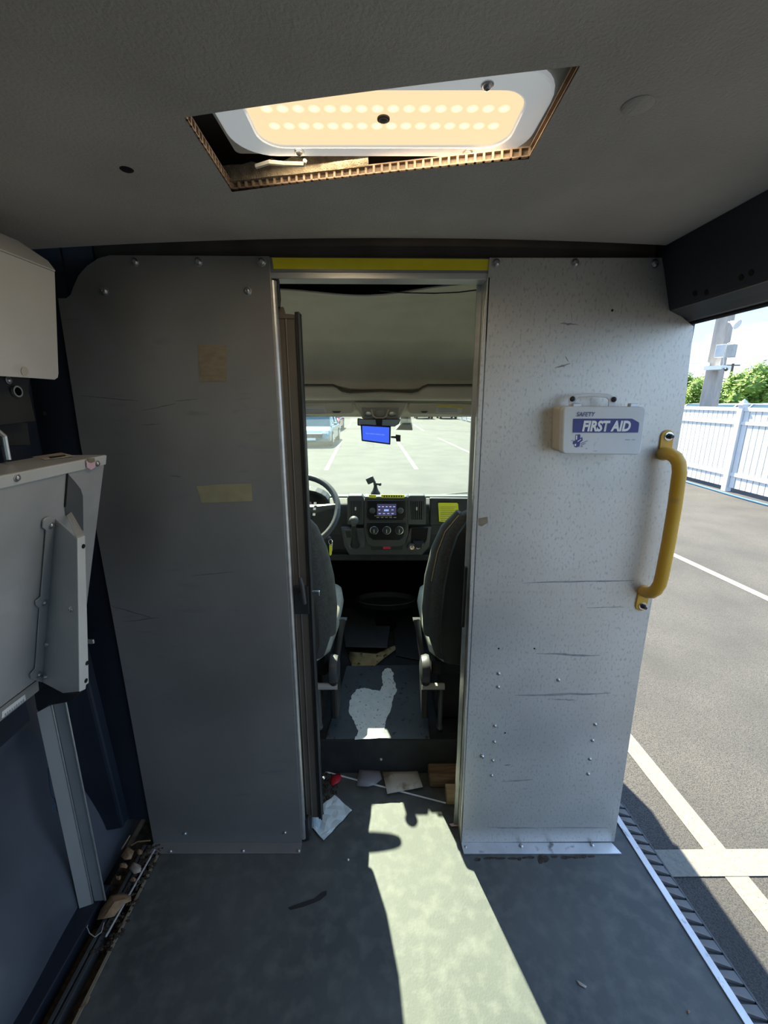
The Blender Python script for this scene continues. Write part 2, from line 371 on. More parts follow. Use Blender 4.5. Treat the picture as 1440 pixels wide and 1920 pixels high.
# board above the felt (thickness) with corrugated edge round the cut-out
b = MB()
for p, q in ((HA, HB), (HB, HC), (HC, HD), (HD, HA)):
    d = (q-p); nn = V((-d.y, d.x, 0)).normalized(); cen = (HA+HB+HC+HD)/4
    if nn.dot(cen-p) < 0: nn = -nn
    for z0, z1 in ((.0030, .0045), (.0145, .0162)):
        b.prism([p+V((0,0,z0)), q+V((0,0,z0)), q+V((0,0,z0))-nn*.02, p+V((0,0,z0))-nn*.02], (0,0,z1-z0))
    b.prism([p-nn*.006+V((0,0,.003)), q-nn*.006+V((0,0,.003)), q-nn*.02+V((0,0,.003)), p-nn*.02+V((0,0,.003))], (0,0,.012))
    if p in (HA, HB): continue
    k = int(d.length/.0135); dd = d.normalized()
    for i in range(k+1):
        c = p+d*(i/k)+V((0,0,.003)); b.prism([c-dd*.0018, c+dd*.0018, c+dd*.0018-nn*.008, c-dd*.0018-nn*.008], (0,0,.012))
lab(b.build('corrugated_edge', M['kraft'], ceil), 'cut edge of tan corrugated board')
b = MB(); p, q = atz(-40, 286, 1.858), atz(342, 265, 1.861); b.tube([p-V((0,0,.001)), q-V((0,0,.001))], .0016, 5); b.build('seam', M['gasket_lamp'], ceil)
p = atz(237, 315, 1.858); inst('hole', 'hole9', lambda q: q.lathe([(.0105, 0), (.0085, .0015), (0, .0015)], k=14), M['hole'], ceil, p-V((0,0,.002)), (0,0,-1))
p = atz(1196, 195, zc(.25)); inst('plug', 'plug', lambda q: q.lathe([(.019, -.001), (.019, .002), (.016, .004), (0, .0045)], k=24), M['ceiling_felt'], ceil, p, (0,0,-1))
# dark strip painted in for the shaded gap between ceiling and partition
b = MB(); b.box((-.86, YP+.02, 1.80), (.74, YP+.05, 1.955)); struct(b.build('trim_gap_shade', M['cavity']))
# right side: header over the sliding door
hd = [(.655, 1.845), (.672, 1.80), (.70, 1.712), (.728, 1.70), (.752, 1.689), (.775, 1.687), (.80, 1.72), (.80, 1.98), (.655, 1.98)]
b = MB(); b.prism([(x, -.75, z) for x, z in hd], (0, 1.95, 0)); wr = struct(b.build('wall_right', M['van_dark'], bev=.004))
b = MB(); b.tube([(.7015, -.7, 1.7115), (.7015, 1.12, 1.7115)], .0022, 6); b.build('fold_highlight', M['dash_grey'], wr)  # paler bead painting in the highlight along the fold
b = MB(); b.tube([(.770, -.7, 1.686), (.770, 1.15, 1.686)], .005, 8); b.build('door_seal', M['rubber'], wr)
for (x, y) in ((1390, 520), (1409, 511), (1303, 550), (1325, 548)):
    d = ray(x, y); p = atp(x, y, V((.686, 0, 1.757)), V((-.953, 0, -.303))); inst('hole', 'hole10', lambda q: q.cyl((0,0,0), (0,0,.001), .006, k=10), M['hole'], wr, p, (-.953, 0, -.303))
b = MB(); b.box((.78, -2.3, -.05), (.92, -.70, 1.95)); struct(b.build('wall_right_rear', M['van_blue']))
b = MB(); b.box((-1.0, -2.36, -.1), (.92, -2.3, 1.0)); b.box((-1.0, -2.36, 1.6), (.92, -2.3, 1.98))
for xa, xb in ((-1.0, -.70), (-.14, .08), (.64, .92)): b.box((xa, -2.36, 1.0), (xb, -2.3, 1.6))
struct(b.build('wall_back', M['van_blue']))
for k, (xa, xb) in enumerate(((-.70, -.14), (.08, .64))): b = MB(); b.box((xa, -2.335, 1.0), (xb, -2.33, 1.6)); struct(b.build('window_%d' % (4+k), M['side_glass']))  # unseen rear windows, added to let fill daylight into the cargo area
# pillar behind the right panel
b = MB()
for z0, z1, xo in ((-.3, .20, .028), (.20, .60, .050), (.60, .78, .034), (.78, .98, .056)):
    b.prism([(.74, 1.16, z0), (.775, 1.15, z0), (.81+xo, 1.25, z0), (.86+xo*.6, 1.36, z0), (.93, 1.42, z0), (.76, 1.42, z0)], (0,0,z1-z0))
b.prism([(.70, 1.16, .98), (.76, 1.15, .98), (.80, 1.25, .98), (.86, 1.42, .98), (.70, 1.42, .98)], (0,0,.98))
struct(b.build('wall_pillar_right', M['van_dark'], bev=.012))

b = MB(); b.box((-.99, YP+.008, .10), (-.775, YP+.03, 1.86)); b.box((-.99, YP+.012, 1.60), (-.70, YP+.03, 1.86)); struct(b.build('wall_leak_block', M['van_dark']))  # filler boards added to block light leaking from the cab
# =================================================================== PARTITION
def plate(b, pts, Y, th=.004): b.prism([aty(x, y, Y) for x, y in pts], (0, th, 0))
lp = thing('partition_panel', 'dark brushed metal partition panel with two squares of old tape', 'partition', (-.52, YP, 0))
LPTS = [(505, 480), (205, 478), (184, 484), (163, 498), (147, 516), (137, 538), (132, 552), (124, 559), (108, 559), (150, 830), (213, 1170), (288, 1582), (566, 1580)]
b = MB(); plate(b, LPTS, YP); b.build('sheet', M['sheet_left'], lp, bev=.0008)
a0, a1 = atz(288, 1582, .004), atz(566, 1580, .004)
b = MB(); b.prism([(a0.x, YP, .001), (a1.x, YP, .001), (a1.x+.002, YP-.035, .001), (a0.x-.004, YP-.036, .001)], (0,0,.004)); b.build('floor_flange', M['sheet_left'], lp, bev=.001)
b = MB(); t0, t1 = aty(506, 525, YP), aty(566, 1575, YP); b.tube([t0+V((.004, .010, 0)), t1+V((.004, .010, 0))], .0095, 14); b.build('rolled_edge', M['alu'], lp, smooth=True)
for x, y in ((253, 491), (372, 491), (491, 491), (196, 546), (464, 546)): bolt(lp, aty(x, y, YP), r=.0085)
for x, y in ((347, 1563), (534, 1561)): bolt(lp, aty(x, y, YP), r=.006)
for x, y in ((320, 1596), (456, 1595), (560, 1595)): bolt(lp, atz(x, y, .005), (0,0,1), r=.0055)
b = MB(); plate(b, [(372, 646), (424, 648), (425, 690), (424, 715), (375, 716), (373, 690)], YP-.001, .0008); lab(b.build('tape', M['tape_tan'], lp), 'brown tape square')
b = MB(); plate(b, [(368, 912), (415, 908), (471, 907), (473, 940), (420, 942), (377, 943), (374, 930)], YP-.001, .0008); lab(b.build('tape', M['tape_olive'], lp), 'olive tape strip')
def scuffs(parent, lst):
    for x0, y0, x1, y1, w in lst:
        k = 7; top, bot = [], []
        for i in range(k+1):
            u = i/k; j = random.uniform(-.5, .5)*w; ww = w*math.sin(math.pi*(u*.96+.02))*random.uniform(.4, 1)
            x = x0+(x1-x0)*u; y = y0+(y1-y0)*u+j*.5
            top.append((x, y-ww/2-.2)); bot.append((x, y+ww/2+.2))
        bb = MB(); plate(bb, top+bot[::-1], YP-.0005, .0006); bb.build('scuff_mark', M['scuff'] if parent is not lp else M['scuff_dark'], parent)
scuffs(lp, [(115, 600, 150, 598, 1), (265, 770, 330, 757, 1.4), (150, 742, 260, 752, 2), (318, 892, 340, 894, 1.5), (330, 752, 372, 748, 1),
            (366, 990, 368, 1010, 3), (205, 1135, 290, 1160, 2.5), (230, 1166, 300, 1158, 2), (360, 1080, 440, 1072, 1.5), (265, 797, 300, 795, 1)])

rp = thing('partition_panel', 'bright galvanised metal partition panel carrying a first aid box and yellow grab bar', 'partition', (.52, YP, 0))
RPTS = [(918, 483), (1250, 483), (1268, 585), (1301, 612), (1284, 760), (1246, 990), (1200, 1260), (1152, 1578), (864, 1580), (885, 1000), (903, 640)]
b = MB(); plate(b, RPTS, YP); b.build('sheet', M['sheet_right'], rp, bev=.0008)
a0, a1 = atz(864, 1578, .004), atz(1143, 1574, .004)
b = MB(); b.prism([(a0.x, YP, .001), (a1.x, YP, .001), (a1.x+.016, YP-.037, .001), (a0.x+.003, YP-.037, .001)], (0,0,.005)); b.build('floor_flange', M['alu_worn'], rp, bev=.001)
# jamb flange of the right panel (faces the doorway)
j0, j1, j2, j3 = aty(916, 520, YP), aty(864, 1580, YP), aty(864, 1580, YP)+V((0,.07,0)), aty(916, 520, YP)+V((0,.07,0))
b = MB(); b.prism([j0, j1, j2, j3], (.003, 0, 0)); b.build('jamb', M['alu'], rp)
b = MB(); q = V((-.002, .062, 0)); b.prism([j0+q, j1+q, j1+q+V((-.012,0,0)), j0+q+V((-.012,0,0))], (0,.008,0)); b.build('jamb_stop', M['alu'], rp)
p0, p1 = aty(876, 1060, YP+.07), aty(874, 1170, YP+.07)
b = MB(); b.box((p1.x-.016, YP+.050, p1.z), (p1.x-.009, YP+.066, p0.z)); b.build('latch_plate', M['black_metal'], rp)
for x, y in ((930, 493), (1078, 493), (1227, 494)): bolt(rp, aty(x, y, YP), r=.0085)
for x, y in ((935, 1263), (934, 1288), (1047, 1275), (928, 1361), (927, 1391), (924, 1426), (922, 1454), (1116, 1358), (1111, 1388), (1106, 1423), (1103, 1451)): bolt(rp, aty(x, y, YP), r=.0052, name='rivet')
bolt(rp, aty(904, 1418, YP), r=.0075, name='rivet')
for x, y in ((935, 1216), (1002, 1216), (947, 1374), (1148, 582)):
    inst('hole', 'hole3', lambda q: q.cyl((0,0,-.0002), (0,0,.0006), .0028, k=10), M['hole'], rp, aty(x, y, YP), (0,-1,0))
for x, y in ((977, 1586), (1110, 1584), (873, 1588)): bolt(rp, atz(x, y, .006), (0,0,1), r=.007 if x > 900 else .004)
scuffs(rp, [(980, 1093, 1190, 1088, 3), (1005, 1226, 1125, 1229, 4), (965, 1304, 1145, 1300, 4), (1035, 1311, 1080, 1313, 2), (945, 1435, 958, 1434, 2), (1000, 1462, 940, 1466, 2),
            (915, 1552, 1010, 1553, 3), (1010, 1552, 1140, 1552, 2), (1070, 580, 1073, 603, 3), (1050, 606, 1085, 609, 4), (1040, 690, 1070, 682, 3), (1060, 668, 1066, 678, 3),
            (1155, 1415, 1156, 1424, 3), (1100, 1140, 1170, 1138, 1.5)])
b = MB(); plate(b, [(897, 972), (914, 969), (915, 980), (903, 987), (897, 985)], YP-.0006, .0006); b.build('tape_remnant', M['tape_tan'], rp)

# header over the doorway
dh = thing('door_header', 'metal doorway header with a bright yellow tape band', 'door header', (0, YP, 1.7))
b = MB(); plate(b, [(503, 482), (920, 484), (918, 512), (505, 510)], YP+.004, .05); b.build('beam', M['sheet_left'], dh, bev=.001)
b = MB(); plate(b, [(505, 510), (918, 511), (914, 524), (506, 522)], YP+.006, .05); b.build('lower_rail', M['alu'], dh, bev=.001)
b = MB(); plate(b, [(510, 483), (917, 486), (917, 507), (513, 504)], YP+.0032, .0008); lab(b.build('yellow_tape', M['yellow_tape'], dh), 'bright yellow tape band')

# sliding door, slid behind the left panel
YD = 1.165
sd = thing('sliding_door', 'bronze sliding partition door with black edge gasket, slid open', 'door', (-.3, YD, .05))
d0, d1 = aty(553, 590, YD), aty(598, 1533, YD)
b = MB(); b.prism([(-.74, YD, d0.z), (d0.x, YD, d0.z), (d1.x, YD, d1.z), (-.74, YD, d1.z)], (0,.022,0)); b.build('door_leaf', M['door_bronze'], sd, bev=.002)
b = MB()
for off in (.012, .030): b.tube([d0+V((-off-.012, -.001, -.01)), d1+V((-off-.012, -.001, .01))], .0025, 8)
b.build('edge_bead', M['door_bronze'], sd)
b = MB(); b.prism([d0+V((0,-.006,.006)), d0+V((.012,-.006,.006)), d1+V((.012,-.006,0)), d1+V((0,-.006,0))], (0,.034,0)); g = b.build('gasket', M['rubber'], sd, bev=.002)
b = MB(); b.prism([d0+V((.0085,-.010,.004)), d0+V((.0135,-.010,.004)), d1+V((.0135,-.010,0)), d1+V((.0085,-.010,0))], (0,.006,0)); b.build('gasket_lip', M['dash_grey'], g, bev=.001)
b = MB(); plate(b, [(549, 1100), (578, 1100), (580, 1152), (552, 1152)], YD-.010, .012); lt = b.build('latch_plate', M['black_metal'], sd, bev=.002)
q0, q1, q2 = aty(563, 1083, YD-.03), aty(571, 1132, YD-.035), aty(567, 1110, YD-.012)
b = MB(); b.tube([q0, aty(566, 1095, YD-.034), q1], [.005, .007, .006], 10); b.cyl(q2, q2+V((0,-.02,0)), .006); b.build('latch_handle', M['dash_grey'], lt, smooth=True)
b = MB(); c = aty(592, 1113, YD+.004); b.box(c+V((-.012,0,-.008)), c+V((.012,.012,.006))); b.build('latch_tongue', M['chrome'], sd, bev=.002)
# top roller carrier and bottom guide
b = MB(); plate(b, [(509, 515), (517, 512), (522, 524), (525, 560), (524, 575), (510, 578)], YD-.024, .012); rc = b.build('roller_carrier', M['black_metal'], sd, bev=.002)
b = MB(); c = aty(513, 544, YD-.026); b.lathe([(.012, 0), (.012, .004), (.008, .004), (.008, 0)], c, (0,-1,0), 12); b.build('roller', M['dash_grey'], rc)
b = MB(); plate(b, [(516, 578), (530, 575), (534, 588), (553, 590), (553, 597), (517, 597)], YD-.003, .012); b.build('hanger', M['door_bronze'], sd)
b = MB(); plate(b, [(567, 1540), (577, 1536), (580, 1575), (569, 1580)], YP+.006, .02); gd = b.build('floor_guide', M['black_metal'], sd, bev=.002)
b = MB(); plate(b, [(581, 1530), (585, 1530), (584, 1566), (581, 1568)], YP+.01, .003); b.build('guide_fin', M['dash_grey'], sd)

# =================================================================== CEILING LIGHT
ZL = 1.884
lt = thing('ceiling_light', 'lit warm ceiling light with rounded white frame in skewed ceiling cut-out', 'lamp', (0, .77, ZL))
cT, cB = atz(720, 172, ZL), atz(720, 277, ZL)
lx0, lx1 = atz(492, 272, ZL).x, atz(947, 275, ZL).x
def rrect(x0, x1, y0, y1, r, z, k=8):
    pts = []
    for cx, cy, a in ((x1-r, y1-r, 0), (x0+r, y1-r, 90), (x0+r, y0+r, 180), (x1-r, y0+r, 270)):
        for i in range(k+1): q = R(a+90*i/k); pts.append(V((cx+r*math.cos(q), cy+r*math.sin(q), z)))
    return pts
Y0, Y1 = cT.y, cB.y
def ring(b, o, i, dz):
    m = len(o); A = [b.bm.verts.new(p) for p in o]; B = [b.bm.verts.new(p) for p in i]
    C = [b.bm.verts.new(p+V((0,0,dz))) for p in o]; D = [b.bm.verts.new(p+V((0,0,dz))) for p in i]
    for k in range(m):
        j = (k+1) % m
        b.bm.faces.new((A[k], A[j], B[j], B[k])); b.bm.faces.new((C[k], D[k], D[j], C[j])); b.bm.faces.new((A[k], C[k], C[j], A[j])); b.bm.faces.new((B[k], B[j], D[j], D[k]))
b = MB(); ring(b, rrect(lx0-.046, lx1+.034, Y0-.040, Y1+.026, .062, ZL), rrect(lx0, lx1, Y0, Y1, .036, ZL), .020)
fr = b.build('frame', M['lamp_frame_glow'], lt, bev=.003)
b = MB(); ring(b, rrect(lx0-.052, lx1+.075, Y0-.06, Y1+.029, .01, ZL+.006), rrect(lx0-.01, lx1+.01, Y0-.01, Y1+.01, .04, ZL+.006), .012); b.build('gasket', M['gasket_lamp'], lt)
b = MB(); b.prism(rrect(lx0, lx1, Y0, Y1, .036, ZL+.004), (0,0,.006)); df = b.build('diffuser', M['diffuser'], lt)
b = MB(); b.box((lx0-.04, Y0-.03, ZL+.018), (lx1+.03, Y1+.02, ZL+.06)); b.build('housing', M['lamp_white'], lt)
al = bpy.data.lights.new('lamp_light', 'AREA'); al.shape = 'RECTANGLE'; al.size = lx1-lx0; al.size_y = Y1-Y0; al.energy = .5; al.color = (1, .80, .52)
ao = bpy.data.objects.new('lamp_light', al); COL.objects.link(ao); ao.parent = lt; ao.location = (0, 0, .001)
# leds: soft hot spots
ml = bpy.data.materials.new('led'); ml.use_nodes = True; n, l = ml.node_tree.nodes, ml.node_tree.links; n.remove(n['Principled BSDF'])
tc = n.new('ShaderNodeTexCoord'); gr = n.new('ShaderNodeTexGradient'); gr.gradient_type = 'SPHERICAL'
mp = n.new('ShaderNodeMapping'); mp.inputs['Scale'].default_value = (85, 85, 85); l.new(tc.outputs['Object'], mp.inputs[0]); l.new(mp.outputs[0], gr.inputs[0])
cr = n.new('ShaderNodeValToRGB'); l.new(gr.outputs[0], cr.inputs[0])
cr.color_ramp.interpolation = 'EASE'; cr.color_ramp.elements[0].color = (.205, .150, .088, 1); cr.color_ramp.elements[0].position = .12; cr.color_ramp.elements[1].color = (.30, .25, .155, 1); cr.color_ramp.elements[1].position = .75
em = n.new('ShaderNodeEmission'); l.new(cr.outputs[0], em.inputs[0]); l.new(em.outputs[0], n['Material Output'].inputs[0])
for row, (py, n0, n1, cnt) in enumerate(((208, 500, 945, 16), (240, 515, 925, 16))):
    pa, pb = atz(n0, py, ZL), atz(n1, py, ZL)
    for i in range(cnt):
        inst('led', 'led', lambda q: q.cyl((0,0,0), (0,0,.0012), .0115, k=16), ml, df, pa.lerp(pb, i/(cnt-1))+V((0,0,.0035)), (0,0,-1))
p = atz(719, 228, ZL); inst('sensor', 'sensor', lambda q: q.lathe([(.009, 0), (.009, .002), (.006, .0035), (0, .0035)], k=16), M['cavity'], df, p+V((0,0,.004)), (0,0,-1))
for x, y in ((561, 284), (877, 285), (914, 158)): bolt(lt, atz(x, y, ZL), (0,0,-1), r=.0065, name='screw')
b = MB(); p, q = atz(418, 330, 1.882), atz(690, 300, 1.882)
b.loft([[p+(q-p)*u+V((0, random.uniform(0,.003), -.008)), p+(q-p)*u+V((0, .02+random.uniform(-.003,.003), -.010)), p+(q-p)*u+V((0, .022, .016)), p+(q-p)*u+V((0, -.001, .014+random.uniform(-.004,.006)))] for u in [i/14 for i in range(15)]])
tag(b.build('insulation_strip', M['foam'], loc=p, smooth=True), 'torn tan fibre insulation strip lying inside the ceiling cut-out', 'insulation')
b = MB(); p = atz(480, 312, 1.872); q = atz(570, 308, 1.872)
b.tube([p, p.lerp(q, .3)+V((0, -.006, .002)), p.lerp(q, .6)+V((0, .003, .003)), q, q+V((.003, -.007, .002))], .0035, 6)
tag(b.build('tape_scrap', M['gasket_lamp'], loc=p), 'crumpled clear tape scrap on the insulation in the ceiling cut-out', 'tape')

# =================================================================== FIRST AID BOX
KY = 1.052
kp = [aty(x, y, KY) for x, y in ((1057, 762), (1213, 763), (1201, 853), (1054, 851))]
kit = thing('first_aid_box', 'white metal first aid box with blue lettering on the galvanised partition', 'first aid box', (kp[0]+kp[2])/2)
def rquad(pts, r, k=5):
    out = []
    for i in range(4):
        p, a, c = pts[i], pts[i-1], pts[(i+1) % 4]
        u, w = (a-p).normalized()*r, (c-p).normalized()*r
        for j in range(k+1):
            t = j/k; out.append((p+u).lerp(p, t).lerp(p.lerp(p+w, t), t))
    return out
b = MB(); b.prism(rquad(kp, .012), (0,.024,0)); lid = b.build('lid', M['kit_white'], kit, bev=.003)
kc = sum(kp, V())/4
b = MB(); b.prism(rquad([kc+(p-kc)*.985+V((0,.026,0)) for p in kp], .010), (0, YP-KY-.027, 0)); bs = b.build('body', M['kit_beige'], kit, bev=.002)
b = MB(); b.prism(rquad([kc+(p-kc)*1.012+V((0,.022,0)) for p in kp], .012), (0,.005,0)); b.build('rim', M['kit_beige'], kit, bev=.001)
ux, vy = (kp[1]-kp[0]).normalized(), (kp[0]-kp[3]).normalized()
def kpt(x, y, off=0): return aty(x, y, KY-off)
b = MB(); b.prism([kpt(x, y, .0012) for x, y in ((1075, 785.5), (1077, 785), (1185, 785), (1190, 787.5), (1198, 792), (1198.5, 795), (1196.5, 811), (1074, 811))], (0,.001,0)); b.build('title_bar', M['navy_ink'], lid)
o0, o1, o2 = kpt(1091, 809.2, .0014), kpt(1181, 809.2, .0014), kpt(1091, 788.6, .0014)
text_on('FIRST AID', 'title_text', M['print_white'], lid, o0, (1,0,0), (0,0,1), (o1-o0).length, (o2-o0).length, shear=.10, bold=.045)
o0, o1, o2 = kpt(1080.5, 780.8, .0008), kpt(1115.5, 780.8, .0008), kpt(1080.5, 772.5, .0008)
text_on('SAFETY', 'safety_text', M['navy_ink'], lid, o0, (1,0,0), (0,0,1), (o1-o0).length, (o2-o0).length, shear=.2, bold=.006)
# tilted cross emblem with speed lines
def decal(name, polys, m, off=.0008):
    for pl in polys: bb = MB(); bb.prism([kpt(x, y, off) for x, y in pl], (0,.0006,0)); bb.build(name, m, lid)
decal('cross_emblem', [[(1079.5, 815), (1088, 814.2), (1088, 822), (1092, 819.5), (1092.5, 826), (1088, 829), (1086.5, 837), (1080, 839), (1076.5, 836.5), (1078, 833), (1074, 832.5), (1075, 827), (1079, 826)]], M['navy_ink'])
decal('emblem_highlight', [[(1080, 816.5), (1082.5, 816.2), (1082, 824), (1079.8, 824.5)], [(1078, 832.5), (1080.5, 832), (1080, 836.5), (1077.5, 836)], [(1083, 827.2), (1089.5, 823), (1090, 824), (1083.5, 828.6)]], M['print_white'], .0014)
decal('speed_line', [[(1089, 831.5), (1102, 826), (1102, 826.7), (1089, 832.3)], [(1089, 834.5), (1098, 831), (1098, 831.7), (1089, 835.2)], [(1088, 837.5), (1093, 835.8), (1091, 838)], [(1071, 826), (1074.5, 825), (1074.5, 825.6), (1071, 826.6)]], M['navy_ink'])
decal('scratch_mark', [[(1173, 823.5), (1181, 823.5), (1181, 825), (1173, 825)], [(1186, 823.5), (1191, 823.5), (1191, 825), (1186, 825)], [(1099.3, 840), (1101, 840), (1101, 842), (1099.3, 842)], [(1113, 845), (1120, 845), (1120, 846), (1113, 846)]], M['bracket_grey'])
hp = [kpt(x, y, -.026) for x, y in ((1067, 762), (1066.5, 752), (1069, 745), (1078, 740), (1100, 737), (1125, 737), (1142, 739), (1152, 744), (1155, 752), (1154, 762))]
hi = [kpt(x, y, -.026) for x, y in ((1141, 762), (1141.5, 750), (1138, 746), (1110, 743.5), (1085, 745), (1083, 748), (1078, 757), (1077, 762))]
b = MB(); b.prism(hp+hi, (0,.004,0)); hn = b.build('handle', M['kit_white'], kit, bev=.0012)
for x, y in ((1073.5, 748), (1151, 749)): bolt(hn, kpt(x, y, -.024), r=.0052, m=M['black_metal'])
for x in (1080, 1187):
    c = kpt(x, 760, -.024); b = MB(); b.box(c+V((-.010,-.006,-.004)), c+V((.010,.008,.005))); b.build('clasp', M['alu_worn'], kit, bev=.0015)

# =================================================================== GRAB BAR
gb = thing('grab_bar', 'yellow painted tubular grab bar bolted to the partition edge at the side door', 'grab bar', aty(1230, 1000, YP))
pth = [aty(1243, 851, YP-.004), aty(1249, 850, YP-.022), aty(1258, 852, YP-.040), aty(1267, 858, YP-.052), aty(1273, 869, YP-.058), aty(1274, 885, YP-.06), aty(1265, 950, YP-.06), aty(1254, 1015, YP-.06), aty(1241, 1080, YP-.06), aty(1237, 1095, YP-.06),
       aty(1230, 1106, YP-.056), aty(1222, 1111, YP-.046), aty(1213, 1111, YP-.03), aty(1207, 1108, YP-.004)]
b = MB(); b.tube(pth, .0165, 18); b.build('tube', M['yellow_paint'], gb, smooth=True)
for nm, x0, y0, x1, y1 in (('upper_plate', 1252, 818, 1247, 852), ('lower_plate', 1209, 1108, 1203, 1136)):
    c0, c1 = aty(x0, y0, YP-.005), aty(x1, y1, YP-.005); d = (c1-c0).normalized(); s_ = d.cross(V((0,1,0)))
    pts = [c0+(-d*math.cos(q)+s_*math.sin(q))*.0165 for q in [R(-90+180*i/8) for i in range(9)]]+[c1+(d*math.cos(q)-s_*math.sin(q))*.0165 for q in [R(-90+180*i/8) for i in range(9)]]
    b = MB(); b.prism(pts, (0,.005,0)); pl = b.build(nm, M['yellow_paint'], gb, bev=.001)
    e = aty(1254, 818, YP-.005) if nm[0] == 'u' else aty(1205, 1136, YP-.005)
    bb = inst('washer', 'washer', lambda q: q.lathe([(.0115, 0), (.0115, .002), (.006, .0022)], k=18), M['chrome'], pl, e, (0,-1,0))
    inst('stud', 'stud', lambda q: q.lathe([(.0075, .001), (.0075, .006), (.0045, .0062), (.0045, .016), (0, .016)], k=6), M['black_metal'], pl, e, (0,-1,0))

# =================================================================== LEFT WALL SHELVES
us = thing('wall_shelf_cover', 'pale grey folded metal shelf cover high on the left wall', 'shelf', (-.7, .9, 1.55))
T = aty(103, 510, .95); Bq = aty(110, 712, .95); dn = (Bq-T); nU = V((0,1,0)).cross(dn).normalized()
TU = [(103, 510), (110, 700), (109, 708), (103, 712), (60, 709)]
pts = [atp(x, y, T, nU) for x, y in TU]
lo0 = pts[-1]; pts += [V((lo0.x, .2, lo0.z)), V((T.x, .2, T.z))]
b = MB(); b.prism(pts, nU*-.003 if nU.x > 0 else nU*.003); b.build('face', M['shelf_grey'], us, bev=.001)
tf = [T, V((T.x, .2, T.z)), V((T.x-.05, .2, T.z+.048)), V((T.x-.05, .93, T.z+.048)), V((T.x-.022, .965, T.z+.022))]
b = MB(); b.prism(tf, (.002, 0, .0025)); b.build('top_flange', M['shelf_grey'], us, bev=.001)
nrm = nU if nU.x > 0 else -nU
for x, y in ((45, 696),): inst('rivet', 'rv', lambda q: q.lathe([(.0085, 0), (.0085, .0008), (0, .0012)], k=18), M['kit_beige'], us, atp(x, y, T, nU)+nrm*.001, nrm)
inst('rivet', 'rv', None, M['kit_beige'], us, V((T.x-.021, .80, T.z+.0235)), (.69, 0, .72))
# dark bracket below it
db = thing('wall_bracket', 'black metal bracket with chrome fastener under the pale wall shelf', 'bracket', (-.8, .8, 1.45))
b = MB(); b.prism([atx(x, y, -.76) for x, y in ((-60, 700), (56, 709), (55, 735), (68, 790), (-60, 805))], (-.05,0,0)); b.build('plate', M['black_metal'], db, bev=.002)
b = MB(); b.prism([atx(x, y, -.80) for x, y in ((-60, 790), (52, 793), (58, 835), (-60, 840))], (-.04,0,0)); b.build('lower_plate', M['black_metal'], db, bev=.002)
bolt(db, atx(16, 713, -.758), (1,0,0), r=.006)
b = MB(); c = atx(29, 734, -.758); b.lathe([(.0115, 0), (.0115, .006), (.0085, .006), (.0085, 0)], c, (1,0,0), 16); b.build('ring', M['chrome'], db)
b = MB(); b.tube([atx(-14, 800, -.70), atx(8, 818, -.70), atx(16, 862, -.70)], .0045, 8); b.build('rod', M['alu'], db)

# folding shelf leaning from the wall
T2 = aty(193, 858, .95); B2 = aty(165, 1195, .95); dn2 = (B2-T2); n2 = V((0,1,0)).cross(dn2).normalized()
if n2.x < 0: n2 = -n2
fs = thing('folding_shelf', 'folded grey metal wall shelf with bolted bracket and pink tape', 'shelf', B2)
def ps(x, y, off=0): return atp(x, y, T2, n2)+n2*off
def on2(y, s): return V((T2.x+dn2.x*s, y, T2.z+dn2.z*s))
b = MB(); b.prism([on2(.955, 0), on2(.925, 1.02), ps(72, 1272), V((ps(0, 1312).x, .25, ps(0, 1312).z)), on2(.25, 0)], -n2*.003); fp = b.build('plate', M['shelf_plate'], fs, bev=.001)
# rolled top lip and lid top
b = MB(); b.prism([on2(.957, -.012)+n2*.004, on2(.957, .035)+n2*.004, on2(.25, .035)+n2*.004, on2(.25, -.012)+n2*.004], -n2*.006); b.build('lip', M['shelf_grey'], fs, bev=.0015)
b = MB(); tl = on2(.957, -.012); b.prism([tl, V((tl.x-.085, .90, tl.z+.006)), V((tl.x-.085, .25, tl.z+.006)), V((tl.x, .25, tl.z))], (0,0,-.003)); b.build('top', M['shelf_plate'], fs)
b = MB(); b.prism([on2(.957, 0), on2(.928, 1.02), on2(.928, 1.02)+V((-.05,0,0)), V((T2.x-.085, .90, T2.z))], (0,-.003,0)); b.build('end_plate', M['shelf_plate'], fs)
b = MB(); zt = tl.z+.0045; b.prism([atz(x, y, zt) for x, y in ((60, 857), (115, 849), (140, 855), (83, 862))], (0,0,.0006)); lab(b.build('top_label', M['sticker_tan'], fs), 'worn tan sticker')
b = MB(); b.prism([atz(x, y, zt+.0008) for x, y in ((91, 857), (122, 853), (124, 855), (95, 860))], (0,0,.0005)); b.build('label_print', M['ink'], fs)
# notch in the plate (folded tab opening)
b = MB(); b.prism([ps(x, y, .0008) for x, y in ((125, 887), (140, 904), (150, 917), (154, 930), (155, 995), (122, 965), (120, 945))], n2*.001); b.build('slot', M['dash_top'], fs)
b = MB(); b.prism([ps(x, y, .0015) for x, y in ((123.5, 887), (126, 887), (121.5, 950), (119, 950))], n2*.001); b.build('slot_edge', M['hole'], fs)
